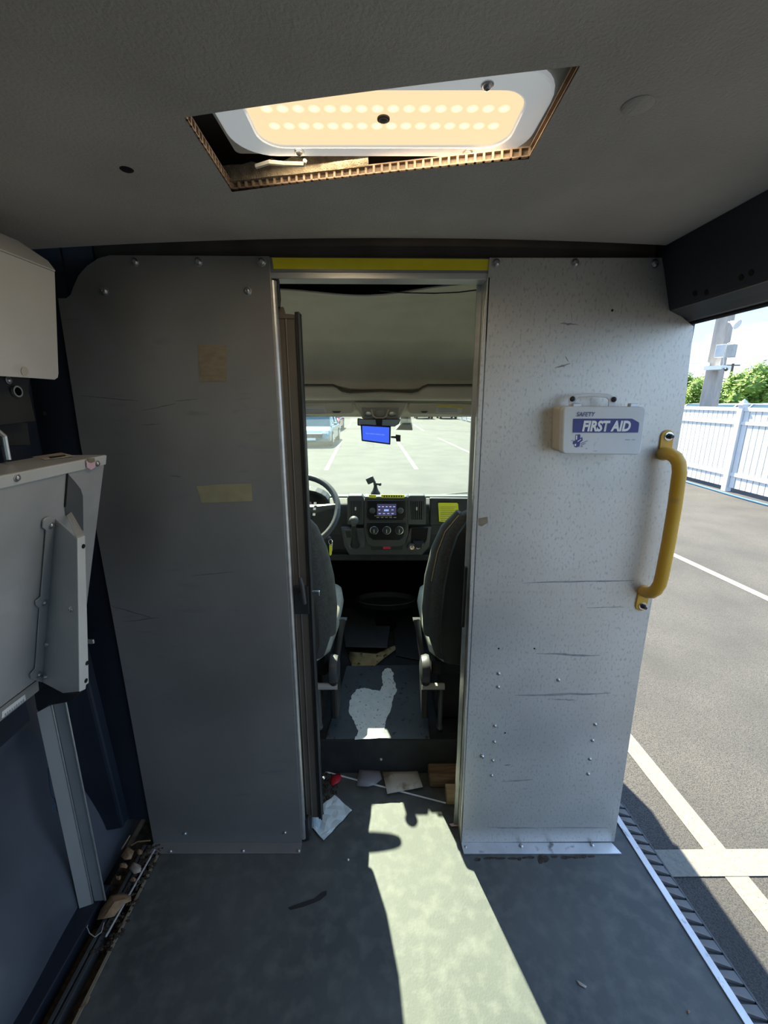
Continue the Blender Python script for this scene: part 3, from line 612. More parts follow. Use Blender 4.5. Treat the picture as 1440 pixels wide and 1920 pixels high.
# bracket: flange against plate, deep web, outer flange
FL = [(88, 968), (99, 971), (74, 1278), (65, 1276), (54, 1272), (52, 1264), (62, 1252), (70, 1140), (63, 1134), (62, 1126), (72, 1118), (82, 994), (75, 988), (76, 975), (81, 970)]
b = MB(); b.prism([ps(x, y, .003) for x, y in FL], n2*.003); br = b.build('bracket_flange', M['bracket_grey'], fs, bev=.0008)
w0, w1 = ps(99, 971, .005), ps(74, 1278, .005)
wq0 = atp(143, 1009, T2+n2*.075, n2); wn = (wq0-w0).cross(w1-w0).normalized(); wq1 = atp(147, 1297, w0, wn); en = (wq1-wq0).cross(V((0,1,0))).normalized()
b = MB(); b.prism([w0, w1, atp(118, 1300, w0, wn), wq1, wq0], (0,.003,0)); b.build('bracket_web', M['bracket_grey'], fs, bev=.001)
if en.x < 0: en = -en
def pe(x, y, off=0): return atp(x, y, wq0, en)+en*off
wr0 = pe(157, 1004)
b = MB(); b.prism([wq0, wr0, pe(164, 1280), pe(159, 1284), pe(158, 1292), wq1], en*.003); bf = b.build('bracket_edge', M['shelf_grey'], fs, bev=.0012)
b = MB(); b.prism([w0+V((0,.045,0)), wr0+V((0,.002,0)), wq0, w0+V((0,.03,-.004))], (0,0,.002)); b.build('bracket_cap', M['bracket_grey'], fs)
for x, y in ((153, 1024), (160, 1243), (158, 1276)): inst('hole', 'hole5', lambda q: q.cyl((0,0,0), (0,0,.001), .0045, k=12), M['hole'], bf, pe(x, y, .0032), en)
for x, y in ((90, 984), (77, 1129), (67, 1264), (27, 895), (177, 868)): bolt(fs, ps(x, y, .006 if x < 100 and y > 900 else .004 if x < 100 else .006), n2, r=.0055)
webn = V((0,-1,0))
for x, y, u in ((134, 1142, .7), (88, 1208, .25), (86, 1269, .2)):
    bolt(fs, atp(x, y, w0.lerp(wq0, u), (wq0-w0).cross(w1-w0).normalized()), (wq0-w0).cross(w1-w0).normalized()*(1 if (wq0-w0).cross(w1-w0).y < 0 else -1), r=.0055)
b = MB(); b.box(ps(172, 1204)+V((-.03, 0, -.006)), ps(172, 1204)+V((.004, .006, .006))); b.build('tab', M['alu'], fs, bev=.002)
b = MB(); b.prism([ps(x, y, .007) for x, y in ((155, 862), (171, 861), (172, 874), (164, 879), (156, 875))], n2*.0012); lab(b.build('pink_tape', M['pink'], fs), 'torn pink tape tab')
b = MB(); b.prism([ps(x, y, .0085) for x, y in ((155, 858), (169, 857), (170, 863), (163, 866), (158, 864))], n2*.001); b.build('tape_top', M['tape_tan'], fs)
# bottom rail with serial sticker
b0, b1 = ps(72, 1274), V((ps(0, 1314).x, .25, ps(0, 1314).z))
b = MB(); b.prism([b0, b1, b1+V((-.004,0,-.028)), b0+V((-.004,0,-.028))], (-.012,0,0)); b.build('bottom_rail', M['alu'], fs, bev=.001)
bn = V((1,0,-.143)).normalized()
def pb(x, y): return atp(x, y, b0+V((.0012,0,0)), V((1,0,-.143)).normalized())
b = MB(); b.prism([pb(x, y) for x, y in ((3, 1335), (46, 1302), (48, 1312), (3, 1347))], (.0008,0,0)); st = b.build('sticker', M['sticker'], fs)
for i in range(9):
    x = 8+i*4.2; y = 1340.5-i*3.3
    bb = MB(); bb.prism([pb(x, y-2)+V((.001,0,0)), pb(x+2.4, y-4)+V((.001,0,0)), pb(x+2.4, y)+V((.001,0,0)), pb(x, y+2)+V((.001,0,0))], (.0004,0,0)); bb.build('sticker_mark', M['bracket_grey'], st)
# lower dark angle under it
b = MB(); b.prism([(-.80, .25, .80), (-.80, .80, .80), (-.80, .80, .86), (-.80, .25, .86)], (-.03,0,0)); b.build('back_rail', M['van_dark'], fs)

# support strut standing between floor rail and shelf
sb = atz(176, 1700, .0); 
ss = thing('support_strut', 'bare aluminium angle strut standing under the folding shelf', 'strut', (sb.x, sb.y, 0))
p0, p1, p2 = atz(157, 1708, .0), atz(172, 1692, .008), atz(196, 1690, .008)
Yf = sb.y
def st_at(x, y): return aty(x, y, Yf)
A0, A1, A2 = st_at(76, 1330), st_at(96, 1322), st_at(119, 1316)
C0, C1, C2 = st_at(158, 1714), st_at(174, 1694), st_at(195, 1692)
dep = .012
b = MB(); b.loft([[A0+V((0,-.012,0)), A1, A1+V((.001,.003,0)), A0+V((0,-.009,0))], [C0+V((0,-.012,0)), C1, C1+V((.001,.003,0)), C0+V((0,-.009,0))]]); b.build('side_flange', M['strut_alu'], ss)
b = MB(); b.loft([[A1+V((.001,.006,0)), A2+V((0,.006,0)), A2+V((0,.009,0)), A1+V((.001,.009,0))], [C1+V((.001,.006,0)), C2+V((0,.006,0)), C2+V((0,.009,0)), C1+V((.001,.009,0))]]); b.build('front_flange', M['bracket_grey'], ss)
b = MB(); b.tube([A2+V((0,.006,0)), C2+V((0,.006,0))], .0028, 8); b.build('bright_edge', M['alu'], ss)
b = MB(); b.tube([A1+V((0,.001,0)), C1+V((0,.001,0))], .0022, 8); b.build('corner_bead', M['alu'], ss)
b = MB(); b.prism([st_at(x, y)+V((0,-.004,0)) for x, y in ((63, 1285), (78, 1290), (150, 1300), (135, 1314), (92, 1322), (75, 1334), (70, 1328))], (0,.035,0)); lab(b.build('rubber_cap', M['rubber'], ss, bev=.003), 'black rubber cap')
bolt(ss, C0.lerp(C1, .5)+V((-.001, -.007, .014)), (-.3,-1,0), r=.004)

# =================================================================== DEBRIS
def flake(name, pts, m, label, cat, z=.003, th=.001, group=None, wob=.004):
    """thin crumpled flat scrap lying on the floor: outline in floor pixels"""
    P = [atz(x, y, z) for x, y in pts]; c = sum(P, V())/len(P)
    bm = MB(); cv = bm.bm.verts.new(c+V((0,0,wob))); ring1 = []; ring2 = []
    for p in P:
        ring1.append(bm.bm.verts.new(c.lerp(p, .55)+V((0,0,random.uniform(.3, 1)*wob)))); ring2.append(bm.bm.verts.new(p+V((0,0,random.uniform(0, .5)*wob))))
    m_ = len(P)
    for i in range(m_):
        j = (i+1) % m_
        bm.bm.faces.new((cv, ring1[i], ring1[j])); bm.bm.faces.new((ring1[i], ring2[i], ring2[j], ring1[j]))
    o = bm.build(name, m, loc=c, smooth=True, solid=th); return tag(o, label, cat, group)
b = MB(); P = [atz(x, y, .006) for x, y in ((627, 1491), (640, 1502), (660, 1519), (650, 1530), (630, 1551), (607, 1576), (596, 1564), (585, 1551), (584, 1540), (586, 1528), (594, 1522), (596, 1531), (600, 1537), (605, 1533), (607, 1526), (605, 1509), (616, 1500))]
b.prism(P, (0,0,.0012)); bmesh.ops.triangulate(b.bm, faces=b.bm.faces); bmesh.ops.subdivide_edges(b.bm, edges=b.bm.edges, cuts=2, use_grid_fill=True)
for v in b.bm.verts: v.co.z += .004*math.sin(v.co.x*95+v.co.y*60)*math.sin(v.co.y*40-v.co.x*50)
tag(b.build('paper_sheet', M['mask_paper'], loc=P[0]), 'crumpled pale blue paper sheet on the floor under the door edge', 'paper')
flake('stained_card', [(717, 1447), (783, 1446), (793, 1476), (726, 1489)], M['card_stained'], 'white card with brown stains lying against the cab step', 'card', z=.0095, wob=.004)
flake('red_scrap', [(622, 1455), (637, 1451), (641, 1459), (636, 1468), (624, 1475), (618, 1468)], M['red_scrap'], 'small red plastic scrap on the floor by the cab step', 'scrap', wob=.01)
flake('plastic_bag', [(674, 1444), (712, 1447), (716, 1461), (704, 1472), (690, 1477), (669, 1475), (671, 1460)], M['bag_plastic'], 'small clear plastic bag beside the stained white card', 'bag', z=.0095, wob=.012)
b = MB(); p0, p1 = atz(602, 1445, .0035), atz(836, 1506, .0035); b.tube([p0, p1], .003, 8); tag(b.build('white_rod', M['sticker'], loc=p0), 'thin white plastic rod under the bag and card at the cab step', 'rod')
b = MB(); c = atz(826, 1477, .0); b.box((c.x-.045, c.y-.002, 0), (c.x+.14, c.y+.085, .048)); tag(b.build('wood_block', M['wood_old'], loc=c, bev=.008, seg=3), 'dark weathered wood block with rounded edges beside the cab step', 'wood block')
b = MB(); c = atz(846, 1508, .0); b.box((c.x-.018, c.y-.002, 0), (c.x+.09, c.y+.05, .045)); tag(b.build('wood_block', M['wood_fresh'], loc=c, bev=.003), 'pale sawn wood block against the galvanised panel', 'wood block')
flake('pink_scrap', [(842, 1545), (858, 1543), (860, 1549), (846, 1550)], M['pink'], 'tiny pink scrap beside the galvanised panel foot', 'scrap')
flake('metal_clip', [(601, 1452), (612, 1458), (607, 1463), (601, 1460)], M['chrome'], 'small shiny metal clip beside the red scrap', 'clip', wob=.008)
b = MB(); c = atz(622, 1462, .0)
for k in range(90):
    q = V((random.uniform(-.04, .03), random.uniform(-.10, .04), .003)); r = random.uniform(.002, .006); b.ball(c+q, r, (1, 1.5, .5), 5)
o = b.build('floor_grit', M['dirt'], loc=c); tag(o, 'dark grit scattered by the sliding door on the floor', 'grit'); o['kind'] = 'stuff'
# corner by the left wall: dry leaves, twigs, grit, rod, ball
flake('dry_leaf', [(183, 1729), (190, 1706), (208, 1683), (228, 1674), (246, 1680), (246, 1690), (232, 1700), (215, 1720), (197, 1726)], M['leaf_dry'], 'large curled brown dry leaf lying beside the strut foot', 'leaf', wob=.02)
flake('dry_leaf', [(226, 1605), (240, 1590), (252, 1598), (246, 1612), (234, 1615)], M['leaf_dry'], 'small brown dry leaf in the corner by the left partition panel', 'leaf', wob=.014)
for k, (cx_, cy_, r_, la) in enumerate(((232, 1625, 9, 'tiny brown leaf fragment beside the floor rail'), (262, 1600, 8, 'tiny brown leaf fragment at the partition flange corner'), (222, 1648, 7, 'tiny brown leaf fragment above the large dry leaf'), (250, 1650, 8, 'tiny brown leaf fragment near the thin grey rod'))):
    flake('leaf_fragment', [(cx_+r_*math.cos(q)*random.uniform(.6, 1.1), cy_+r_*.8*math.sin(q)*random.uniform(.6, 1.1)) for q in [2*math.pi*i/7 for i in range(7)]], M['leaf_dry'], la, 'leaf', wob=.012)
flake('pale_leaf', [(242, 1630), (250, 1618), (264, 1622), (266, 1636), (252, 1640)], M['leaf_pale'], 'pale curled leaf in the debris corner by the left partition panel', 'leaf', wob=.014)
flake('pale_scrap', [(238, 1513), (250, 1506), (268, 1502), (272, 1535), (258, 1530)], M['leaf_pale'], 'pale torn scrap behind the left partition panel edge', 'scrap', z=.06, wob=.02)
b = MB(); p0, p1 = atz(290, 1593, .006), atz(198, 1757, .006); b.tube([p0, p1], .003, 8); tag(b.build('thin_rod', M['alu_worn'], loc=p0), 'thin grey rod lying along the floor edge past the dry leaf', 'rod')
b = MB(); c = atz(118, 1801, -.008); b.ball(c, .014, k=14); tag(b.build('foam_ball', M['ball'], loc=c, smooth=True), 'small grey ball stuck between the floor rails', 'ball')
for nm, pts, la in (('twig', ((246, 1585), (258, 1578), (282, 1576)), 'thin tan twig in the corner debris'), ('twig', ((228, 1592), (238, 1576), (244, 1566)), 'short tan twig leaning in the corner debris'), ('twig', ((148, 1893), (163, 1880), (168, 1868)), 'tan splinter at the mat edge')):
    b = MB(); b.tube([atz(x, y, .006+.006*i) for i, (x, y) in enumerate(pts)], .0022, 6); tag(b.build(nm, M['leaf_dry'], loc=atz(*pts[0], .006)), la, 'twig')
b = MB(); b.tube([atz(x, y, .006) for x, y in ((157, 1728), (160, 1724), (167, 1726), (163, 1738), (168, 1750), (178, 1757), (190, 1748), (195, 1730))], .0012, 6); tag(b.build('loose_wire', M['wire'], loc=atz(160, 1728, .006)), 'thin curly grey wire by the strut foot', 'wire')
b = MB(); b.tube([atx(x, y, -.93) for x, y in ((90, 1440), (93, 1470), (96, 1490), (104, 1500), (98, 1510), (98, 1520), (108, 1522), (104, 1500))], .0012, 6); tag(b.build('loose_thread', M['hose'], loc=atx(90, 1440, -.93)), 'teal thread hanging behind the aluminium strut', 'thread')
b = MB(); 
for k in range(240):
    y = random.uniform(.82, 1.12); x = random.uniform(-.82, -.76); r = random.uniform(.0015, .005)*(1.4 if y > 1 else 1); b.ball((x, y, random.uniform(0, .006)), r, (1.4, 1, .5), 5)
o = b.build('corner_debris', M['dirt'], loc=(-.79, .98, 0)); tag(o, 'crumbled dirt and leaf litter in the corner by the left partition panel', 'debris'); o['kind'] = 'stuff'
flake('wood_chip', [(1080, 1838), (1085, 1840), (1100, 1850), (1098, 1853), (1086, 1847)], M['leaf_pale'], 'small tan wood chip on the floor near the door sill', 'chip', z=.002, wob=.003)
flake('dark_chip', [(1287, 1896), (1291, 1894), (1294, 1898), (1290, 1902)], M['leaf_dry'], 'tiny dark chip beside the bright door sill', 'chip', z=.002, wob=.003)
b = MB(); b.ball(atz(653, 1612, .004), .0035, k=8); tag(b.build('white_pellet', M['sticker'], loc=atz(653, 1612, .004)), 'tiny white pellet on the dark floor', 'pellet')
# rubber scrape on the floor
b = MB(); b.prism([atz(x, y, .0006) for x, y in ((540, 1702), (560, 1694), (590, 1684), (604, 1672), (613, 1670), (612, 1678), (600, 1688), (570, 1700), (545, 1706))], (0,0,.0005)); b.build('scrape_mark', M['rubber'], fl)
for k in range(16):
    x = 900+k*14+random.uniform(-5, 5); y = 1607-k*.25+random.uniform(0, 3); w_ = random.uniform(5, 12); h_ = random.uniform(2, 5)*(2.2 if k in (8, 9) else 1)
    b = MB(); b.prism([atz(x+w_*math.cos(q)*random.uniform(.7, 1), y+h_*math.sin(q)*random.uniform(.6, 1)+h_*.5, .0006) for q in [2*math.pi*i/9 for i in range(9)]], (0,0,.0004+.00004*k)); b.build('dirt_stain', M['dirt'], fl)

# =================================================================== CAB
# step riser, cab floor
b = MB(); b.box((-.9, 1.415, -.05), (.9, 1.46, CF)); struct(b.build('wall_step', M['dash_black'], bev=.006))
b = MB(); b.box((-.9, 1.46, .05), (.9, 2.78, CF-.004)); struct(b.build('floor_cab', M['dash_black']))
c = aty(714, 1424, 1.415); bolt(bpy.data.objects['wall_step'], c, r=.006)
P = [atz(x, y, CF) for x, y in ((610, 1390), (806, 1386), (795, 1248), (650, 1250))]
P[0].y = P[1].y = 1.418
b = MB(); b.prism(P, (0,0,.006)); tag(b.build('floor_plate', M['cab_vinyl'], loc=P[0], bev=.003), 'blue grey vinyl floor plate between the cab seats', 'floor plate')
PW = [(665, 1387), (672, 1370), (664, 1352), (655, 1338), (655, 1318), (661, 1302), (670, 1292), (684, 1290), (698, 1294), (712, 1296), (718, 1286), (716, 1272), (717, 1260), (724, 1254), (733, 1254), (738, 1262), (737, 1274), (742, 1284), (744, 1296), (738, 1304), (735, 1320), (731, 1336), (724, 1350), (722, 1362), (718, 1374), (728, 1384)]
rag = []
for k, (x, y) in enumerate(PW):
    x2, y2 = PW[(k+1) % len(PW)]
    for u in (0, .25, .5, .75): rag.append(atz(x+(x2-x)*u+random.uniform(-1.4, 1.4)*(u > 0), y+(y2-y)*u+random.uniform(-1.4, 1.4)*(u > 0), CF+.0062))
b = MB(); b.prism(rag, (0,0,.0012)); tag(b.build('white_patch', M['patch_white'], loc=atz(700, 1330, CF+.006)), 'ragged white patch on the blue grey floor plate', 'spill')  # ragged thin white sheet laid on the floor plate
P = [atz(x, y, CF+.012) for x, y in ((638, 1142), (736, 1142), (726, 1222), (648, 1220))]
P[2].z += .02; P[3].z += .02
b = MB(); b.prism(P, (0,0,.008)); tag(b.build('floor_mat', M['dash_grey'], loc=P[3], bev=.003), 'black rubber floor mat with lifted edge over torn cardboard', 'floor mat')
P = [atz(x, y, CF+.001) for x, y in ((735, 1150), (800, 1150), (790, 1240), (742, 1230))]
b = MB(); b.prism(P, (0,0,.006)); tag(b.build('floor_mat', M['dash_black'], loc=P[3], bev=.003), 'narrow dark floor mat beside the passenger seat base', 'floor mat')
flake('torn_cardboard', [(650, 1222), (676, 1226), (726, 1226), (748, 1207), (750, 1213), (726, 1230), (702, 1249), (660, 1250)], M['cardboard'], 'torn tan cardboard under the lifted floor mat', 'cardboard', z=CF+.004, wob=.004)

# cab sides, firewall, lower pillars
for sgn, nm in ((-1, 'left'), (1, 'right')):
    b = MB(); X = .93*sgn; q = .04*sgn
    b.box((min(X, X+q), 1.42, -.25), (max(X, X+q), 2.9, .98)); b.box((min(X, X+q), 1.42, .98), (max(X, X+q), 1.50, 1.96))
    b.prism([(X, 2.0, 1.40), (X, 1.5, 1.47), (X, 1.5, 1.96), (X, 1.62, 1.96), (X, 1.95, 1.55)], (q, 0, 0))
    b.prism([(X-.06*sgn, 1.77, 1.44), (X-.06*sgn, 1.85, 1.44), (X-.0*sgn, 2.72, .96), (X-.0*sgn, 2.62, .96)], (q*1.5, 0, 0))
    struct(b.build('wall_cab_'+nm, M['van_dark']))
    b = MB(); b.prism([(X, 1.5, .98), (X, 2.6, .98), (X, 1.95, 1.42), (X, 1.5, 1.47)], (.004*sgn, 0, 0)); struct(b.build('window_%d' % (2 if sgn < 0 else 3), M['side_glass']))
b = MB(); b.box((-.90, 2.72, -.1), (.90, 2.745, .86)); struct(b.build('wall_firewall', M['felt_black']))
# nose outside
b = MB(); b.loft([[(x, y, z) for x in (-.93, -.5, 0, .5, .93)] for y, z in ((2.76, .86), (2.95, .79), (3.2, .62), (3.32, .35), (3.36, -.2))], cap=False, close=False); tag(b.build('bonnet', M['van_silver'], loc=(0, 3, .8), smooth=True, solid=.006), 'silver van nose below the windscreen', 'bonnet')
# windscreen
wt, wb = V((0, 1.775, 1.437)), V((0, 2.68, .90))
b = MB()
def wsf(u, v):
    x = -.9+1.8*u; p = wt.lerp(wb, v); return (x, p.y-.10*(x/.9)**2*(.6+.4*v), p.z+.02*math.sin(math.pi*v))
b.grid(wsf, 20, 10); struct(b.build('window_1', M['windshield_glass'], smooth=True))
# roof over the cab (outer) and headliner
prof = [(1.775, 1.434), (1.755, 1.455), (1.745, 1.495), (1.74, 1.512), (1.765, 1.522), (1.76, 1.548), (1.732, 1.556), (1.738, 1.575), (1.715, 1.636), (1.67, 1.708), (1.60, 1.758), (1.53, 1.789), (1.45, 1.808), (1.34, 1.806), (1.285, 1.803)]
def hl(u, v):
    x = -.9+1.8*u; i = v*(len(prof)-1); k = min(int(i), len(prof)-2); f = i-k
    y = prof[k][0]*(1-f)+prof[k+1][0]*f; z = prof[k][1]*(1-f)+prof[k+1][1]*f
    # central dip of the lip and droop of the rear edge
    if 4 <= i <= 7: z -= .014*(1/(1+math.exp(-(.155-abs(x))/.012)))*math.sin((i-3.5)/4*math.pi)
    if i > 10: w = (i-10)/4; z += w*(.004*math.sin(3*x)-.022*math.exp(-((x+.05)/.18)**2)+.03*max(0, x))
    return (x, y, z)
b = MB(); b.grid(hl, 90, 84); struct(b.build('ceiling_cab', M['headliner'], smooth=True, solid=.004))
b = MB(); b.prism([(-.93, 1.60, 1.955), (-.93, 1.80, 1.60), (-.93, 1.80, 1.452), (-.93, 1.815, 1.442), (-.93, 1.84, 1.60), (-.93, 1.66, 1.98)], (1.86,0,0)); b.box((-.93, 1.1, 1.955), (.93, 1.66, 1.98)); struct(b.build('ceiling_cab_roof', M['van_dark']))
b = MB(); b.tube([aty(x, y, 1.275) for x, y in ((712, 545), (760, 549), (815, 550), (860, 548), (900, 543))], .0016, 6); tag(b.build('loose_cable', M['rubber'], loc=aty(712, 545, 1.275)), 'thin black cable hanging across the cab headliner', 'cable')
# visor rail
b = MB(); b.tube([(-.85, 1.745, 1.507), (.85, 1.745, 1.507)], .008, 10); struct(b.build('trim_3', M['cab_plastic'], smooth=True))
b = MB(); b.prism([aty(x, y, 1.70) for x, y in ((520, 722), (624, 722), (632, 725), (641, 732), (655, 735), (715, 732), (772, 735), (784, 732), (792, 726), (802, 722), (930, 722), (930, 752), (520, 750))], (0,.05,0)); struct(b.build('trim_4', M['headliner'], bev=.012, seg=3))
b = MB(); b.tube([aty(x, y, 1.699) for x, y in ((520, 722), (624, 722), (632, 725), (641, 732), (655, 735), (715, 732), (772, 735), (784, 732), (792, 726), (802, 722), (930, 722))], .0042, 8); b.build('groove_shade', M['groove_shade_brown'], bpy.data.objects['trim_4'], smooth=True)  # dark tube standing in for the shade inside the groove
# sun visors
for nm, pts, lpts, cl in (('sun_visor', [(545, 756), (660, 754), (664, 772), (658, 777), (545, 779)], [(545, 763), (608, 761), (613, 773), (545, 776)], (622, 640)),
                          ('sun_visor', [(767, 755), (905, 759), (905, 780), (770, 777), (764, 770)], [(820, 760), (869, 763), (864, 776), (816, 774)], (788, 803))):
    Yv = 1.736
    vi = thing(nm, 'beige sun visor with %s warning label' % ('white' if pts[0][0] < 600 else 'yellow topped'), 'sun visor', aty(pts[0][0], 770, Yv))
    b = MB(); plate(b, pts, Yv, .018); b.build('pad', M['cab_plastic'], vi, bev=.006, seg=3)
    b = MB(); plate(b, lpts, Yv-.0015, .0012); lb_ = b.build('warning_label', M['sticker'], vi)
    if pts[0][0] > 600:
        b = MB(); plate(b, [lpts[0], lpts[1], (lpts[1][0]-.8, lpts[1][1]+2.4), (lpts[0][0]-.8, lpts[0][1]+2.4)], Yv-.0022, .0008); b.build('label_band', M['yellow_tape'], lb_)
    for k in range(3):
        b = MB(); x0, x1 = lpts[3][0]+6, lpts[2][0]-6; yy_ = lpts[0][1]+5+k*2.8; plate(b, [(x0, yy_), (x1, yy_+.6), (x1, yy_+1.3), (x0, yy_+.7)], Yv-.0022, .0006); b.build('label_line', M['console_grey'], lb_)
    b = MB(); plate(b, [(cl[0], 771), (cl[1], 771), (cl[1]-4, 774), (cl[0]+4, 774)], Yv-.003, .004); b.build('grip_recess', M['dash_grey'], vi)
# overhead console with dome light
oc = thing('overhead_console', 'beige overhead console with dome light above the windscreen', 'console', aty(712, 775, 1.73))
b = MB(); b.prism([aty(x, y, 1.725) for x, y in ((664, 754), (766, 755), (758, 770), (748, 787), (680, 786), (672, 770))], (0,.05,0)); b.build('shell', M['cab_plastic'], oc, bev=.006, seg=3)
b = MB(); plate(b, [(678, 764), (748, 764), (746, 785), (681, 784)], 1.722, .004); pn = b.build('panel', M['console_grey'], oc, bev=.002)
for x in (690, 735):
    b = MB(); c = aty(x, 776, 1.721); b.ball(c, .018, (1, .25, .62), 14); b.build('lens', M['alu'], oc, smooth=True)
b = MB(); c = aty(712, 775, 1.718); b.tube([c+V((-.034, 0, .016)), c+V((-.026, -.004, -.012)), c+V((-.014, -.005, -.018)), c+V((.014, -.005, -.018)), c+V((.026, -.004, -.012)), c+V((.034, 0, .016))], .004, 8); b.build('bezel', M['cab_plastic'], oc, smooth=True)
b = MB(); b.ball(c, .022, (1, .3, .7), 14); b.build('lamp_lens', M['console_grey'], oc, smooth=True)
# mirror and monitor
mr = thing('rear_mirror', 'rear view mirror behind the blue monitor', 'mirror', aty(715, 792, 1.71))
b = MB(); plate(b, [(670, 784), (682, 786), (752, 786), (748, 795), (740, 800), (690, 800), (670, 798)], 1.71, .02); b.build('body', M['dash_grey'], mr, bev=.004)
b = MB(); plate(b, [(672, 786), (682, 787), (750, 787), (746, 795), (739, 799), (691, 799), (672, 796)], 1.707, .002); b.build('mirror_glass', M['van_silver'], mr)
mo = thing('monitor', 'small monitor with plain blue screen hanging below the mirror', 'monitor', aty(705, 815, 1.68))
b = MB(); plate(b, [(676, 796), (733, 799), (732, 834), (678, 827)], 1.68, .02); bo = b.build('housing', M['dash_black'], mo, bev=.002)
b = MB(); plate(b, [(679, 798.5), (730, 801.5), (729.5, 831), (680, 824.5)], 1.6785, .001); sc_ = b.build('screen', M['screen_blue'], mo)
u0, u1 = aty(686, 812.5, 1.678), aty(721, 815.5, 1.678)
text_on('NO VIDEO DETECTED', 'screen_text', M['screen_text'], sc_, aty(686, 813.5, 1.6778), u1-u0, (0,0,1), (u1-u0).length, .0045)
b = MB(); plate(b, [(704, 785), (717, 785), (716, 799), (706, 799)], 1.693, .015); b.build('mount', M['dash_black'], mo, bev=.002)
b = MB(); plate(b, [(733, 818), (742, 818), (742, 815), (751, 816), (751, 828), (743, 828), (742, 822), (733, 821)], 1.685, .01); b.build('side_clip', M['dash_grey'], mo)
sn = thing('sensor_box', 'grey sensor cover on the windscreen beside the mirror', 'sensor', aty(760, 795, 1.88))
b = MB(); b.prism([aty(x, y, 1.86) for x, y in ((751, 779), (770, 779), (774, 807), (742, 806), (750, 796))], (0,.03,0)); b.build('cover', M['console_grey'], sn, bev=.003)
b = MB(); plate(b, [(752, 780), (769, 780), (769, 796), (751, 795)], 1.857, .003); b.build('face', M['dash_grey'], sn)

# ---- dashboard
D = 2.08
da = thing('dashboard', 'black van dashboard with centre stack and air vents', 'dashboard', (0, 2.3, .6))
dp = [(2.70, .885), (2.45, .945), (2.25, .998), (2.15, 1.0), (2.11, .975), (2.10, .93), (2.10, .82), (2.12, .73), (2.16, .66), (2.30, .62), (2.72, .58)]
b = MB(); b.prism([(-.90, y, z) for y, z in dp], (1.80,0,0)); b.build('body', M['dash_black'], da, bev=.015, seg=3)
b = MB(); b.prism([(-.88, y, z+.003) for y, z in ((2.66, .89), (2.45, .945), (2.26, .996), (2.18, 1.003), (2.18, .985), (2.45, .93), (2.66, .875))], (1.76,0,0)); b.build('top_pad', M['dash_top'], da)
def dplate(name, pts, Y, th, m, parent, bev=.003, seg=2):
    bb = MB(); plate(bb, pts, Y, th); return bb.build(name, m, parent, bev=bev, seg=seg)
dplate('centre_stack', [(684, 931), (764, 931), (768, 945), (766, 1000), (760, 1020), (752, 1026), (696, 1026), (688, 1020), (682, 1000), (682, 945)], D-.015, .05, M['dash_grey'], da, .006, 3)
dplate('lower_stack', [(638, 988), (682, 990), (690, 1016), (760, 1016), (768, 990), (810, 988), (806, 1025), (792, 1042), (655, 1042), (645, 1025)], D-.005, .06, M['dash_grey'], da, .008, 3)
dplate('knee_panel', [(600, 1040), (810, 1040), (805, 1052), (605, 1052)], D+.03, .05, M['dash_black'], da, .006)
dplate('glovebox', [(806, 934), (1000, 936), (1000, 985), (806, 985)], D+.005, .03, M['dash_black'], da, .006, 3)
rd = lab(dplate('radio', [(688, 938), (760, 938), (761, 970), (756, 976), (692, 976), (687, 970)], D-.022, .012, M['dash_gloss'], da, .004, 3), 'touchscreen car radio')
sr = rd; dplate('screen', [(707, 945), (743, 945), (743, 966), (707, 966)], D-.0235, .002, M['screen_radio'], rd, 0)
tx = [(709 + 7*i, 950) for i in range(5)]+[(709, 956), (734, 956)]+[(710 + 8*i, 963) for i in range(4)]
bb = MB()
for x, y in tx: plate(bb, [(x, y-.8), (x+4, y-.8), (x+4, y+.8), (x, y+.8)], D-.0242, .0005)
plate(bb, [(720, 955), (729, 955), (729, 958.5), (720, 958.5)], D-.0242, .0005)
bb.build('screen_marks', M['screen_text'], sr)
dplate('disc_slot', [(702, 966.2), (735, 966.2), (735, 968), (702, 968)], D-.0238, .002, M['kraft'], rd, 0)
for x in (698.5, 750.5):
    inst('knob', 'rknob', lambda q: q.lathe([(.0145, 0), (.0145, .004), (.012, .012), (.010, .0135), (0, .0135)], k=20), M['dash_grey'], rd, aty(x, 957, D-.022), (0,-1,0))
    inst('knob_ring', 'rring', lambda q: q.lathe([(.0155, 0), (.0155, .003), (.013, .0032)], k=20), M['chrome'], rd, aty(x, 957, D-.022), (0,-1,0))
for i in range(5): dplate('button', [(706+8*i, 969.6), (711+8*i, 969.6), (711+8*i, 971), (706+8*i, 971)], D-.0235, .002, M['console_grey'], rd, 0)
cp = dplate('climate_panel', [(688, 979), (761, 979), (762, 990), (758, 1006), (749, 1013), (700, 1013), (691, 1006), (687, 990)], D-.021, .012, M['dash_gloss'], da, .004, 3)
for x in (701.5, 725, 748.5):
    p = aty(x, 994, D-.022)
    k_ = inst('knob', 'cknob', lambda q: q.lathe([(.0195, 0), (.0195, .006), (.016, .016), (.012, .018), (0, .016)], k=24), M['dash_black'], cp, p, (0,-1,0))
    inst('knob_ring', 'cring', lambda q: q.lathe([(.0215, 0), (.0215, .004), (.0185, .0045)], k=24), M['chrome'], cp, p, (0,-1,0))
    inst('knob_pointer', 'cptr', lambda q: q.box((-.002, -.009, .015), (.002, .009, .021)), M['console_grey'], cp, p, (0,-1,0))
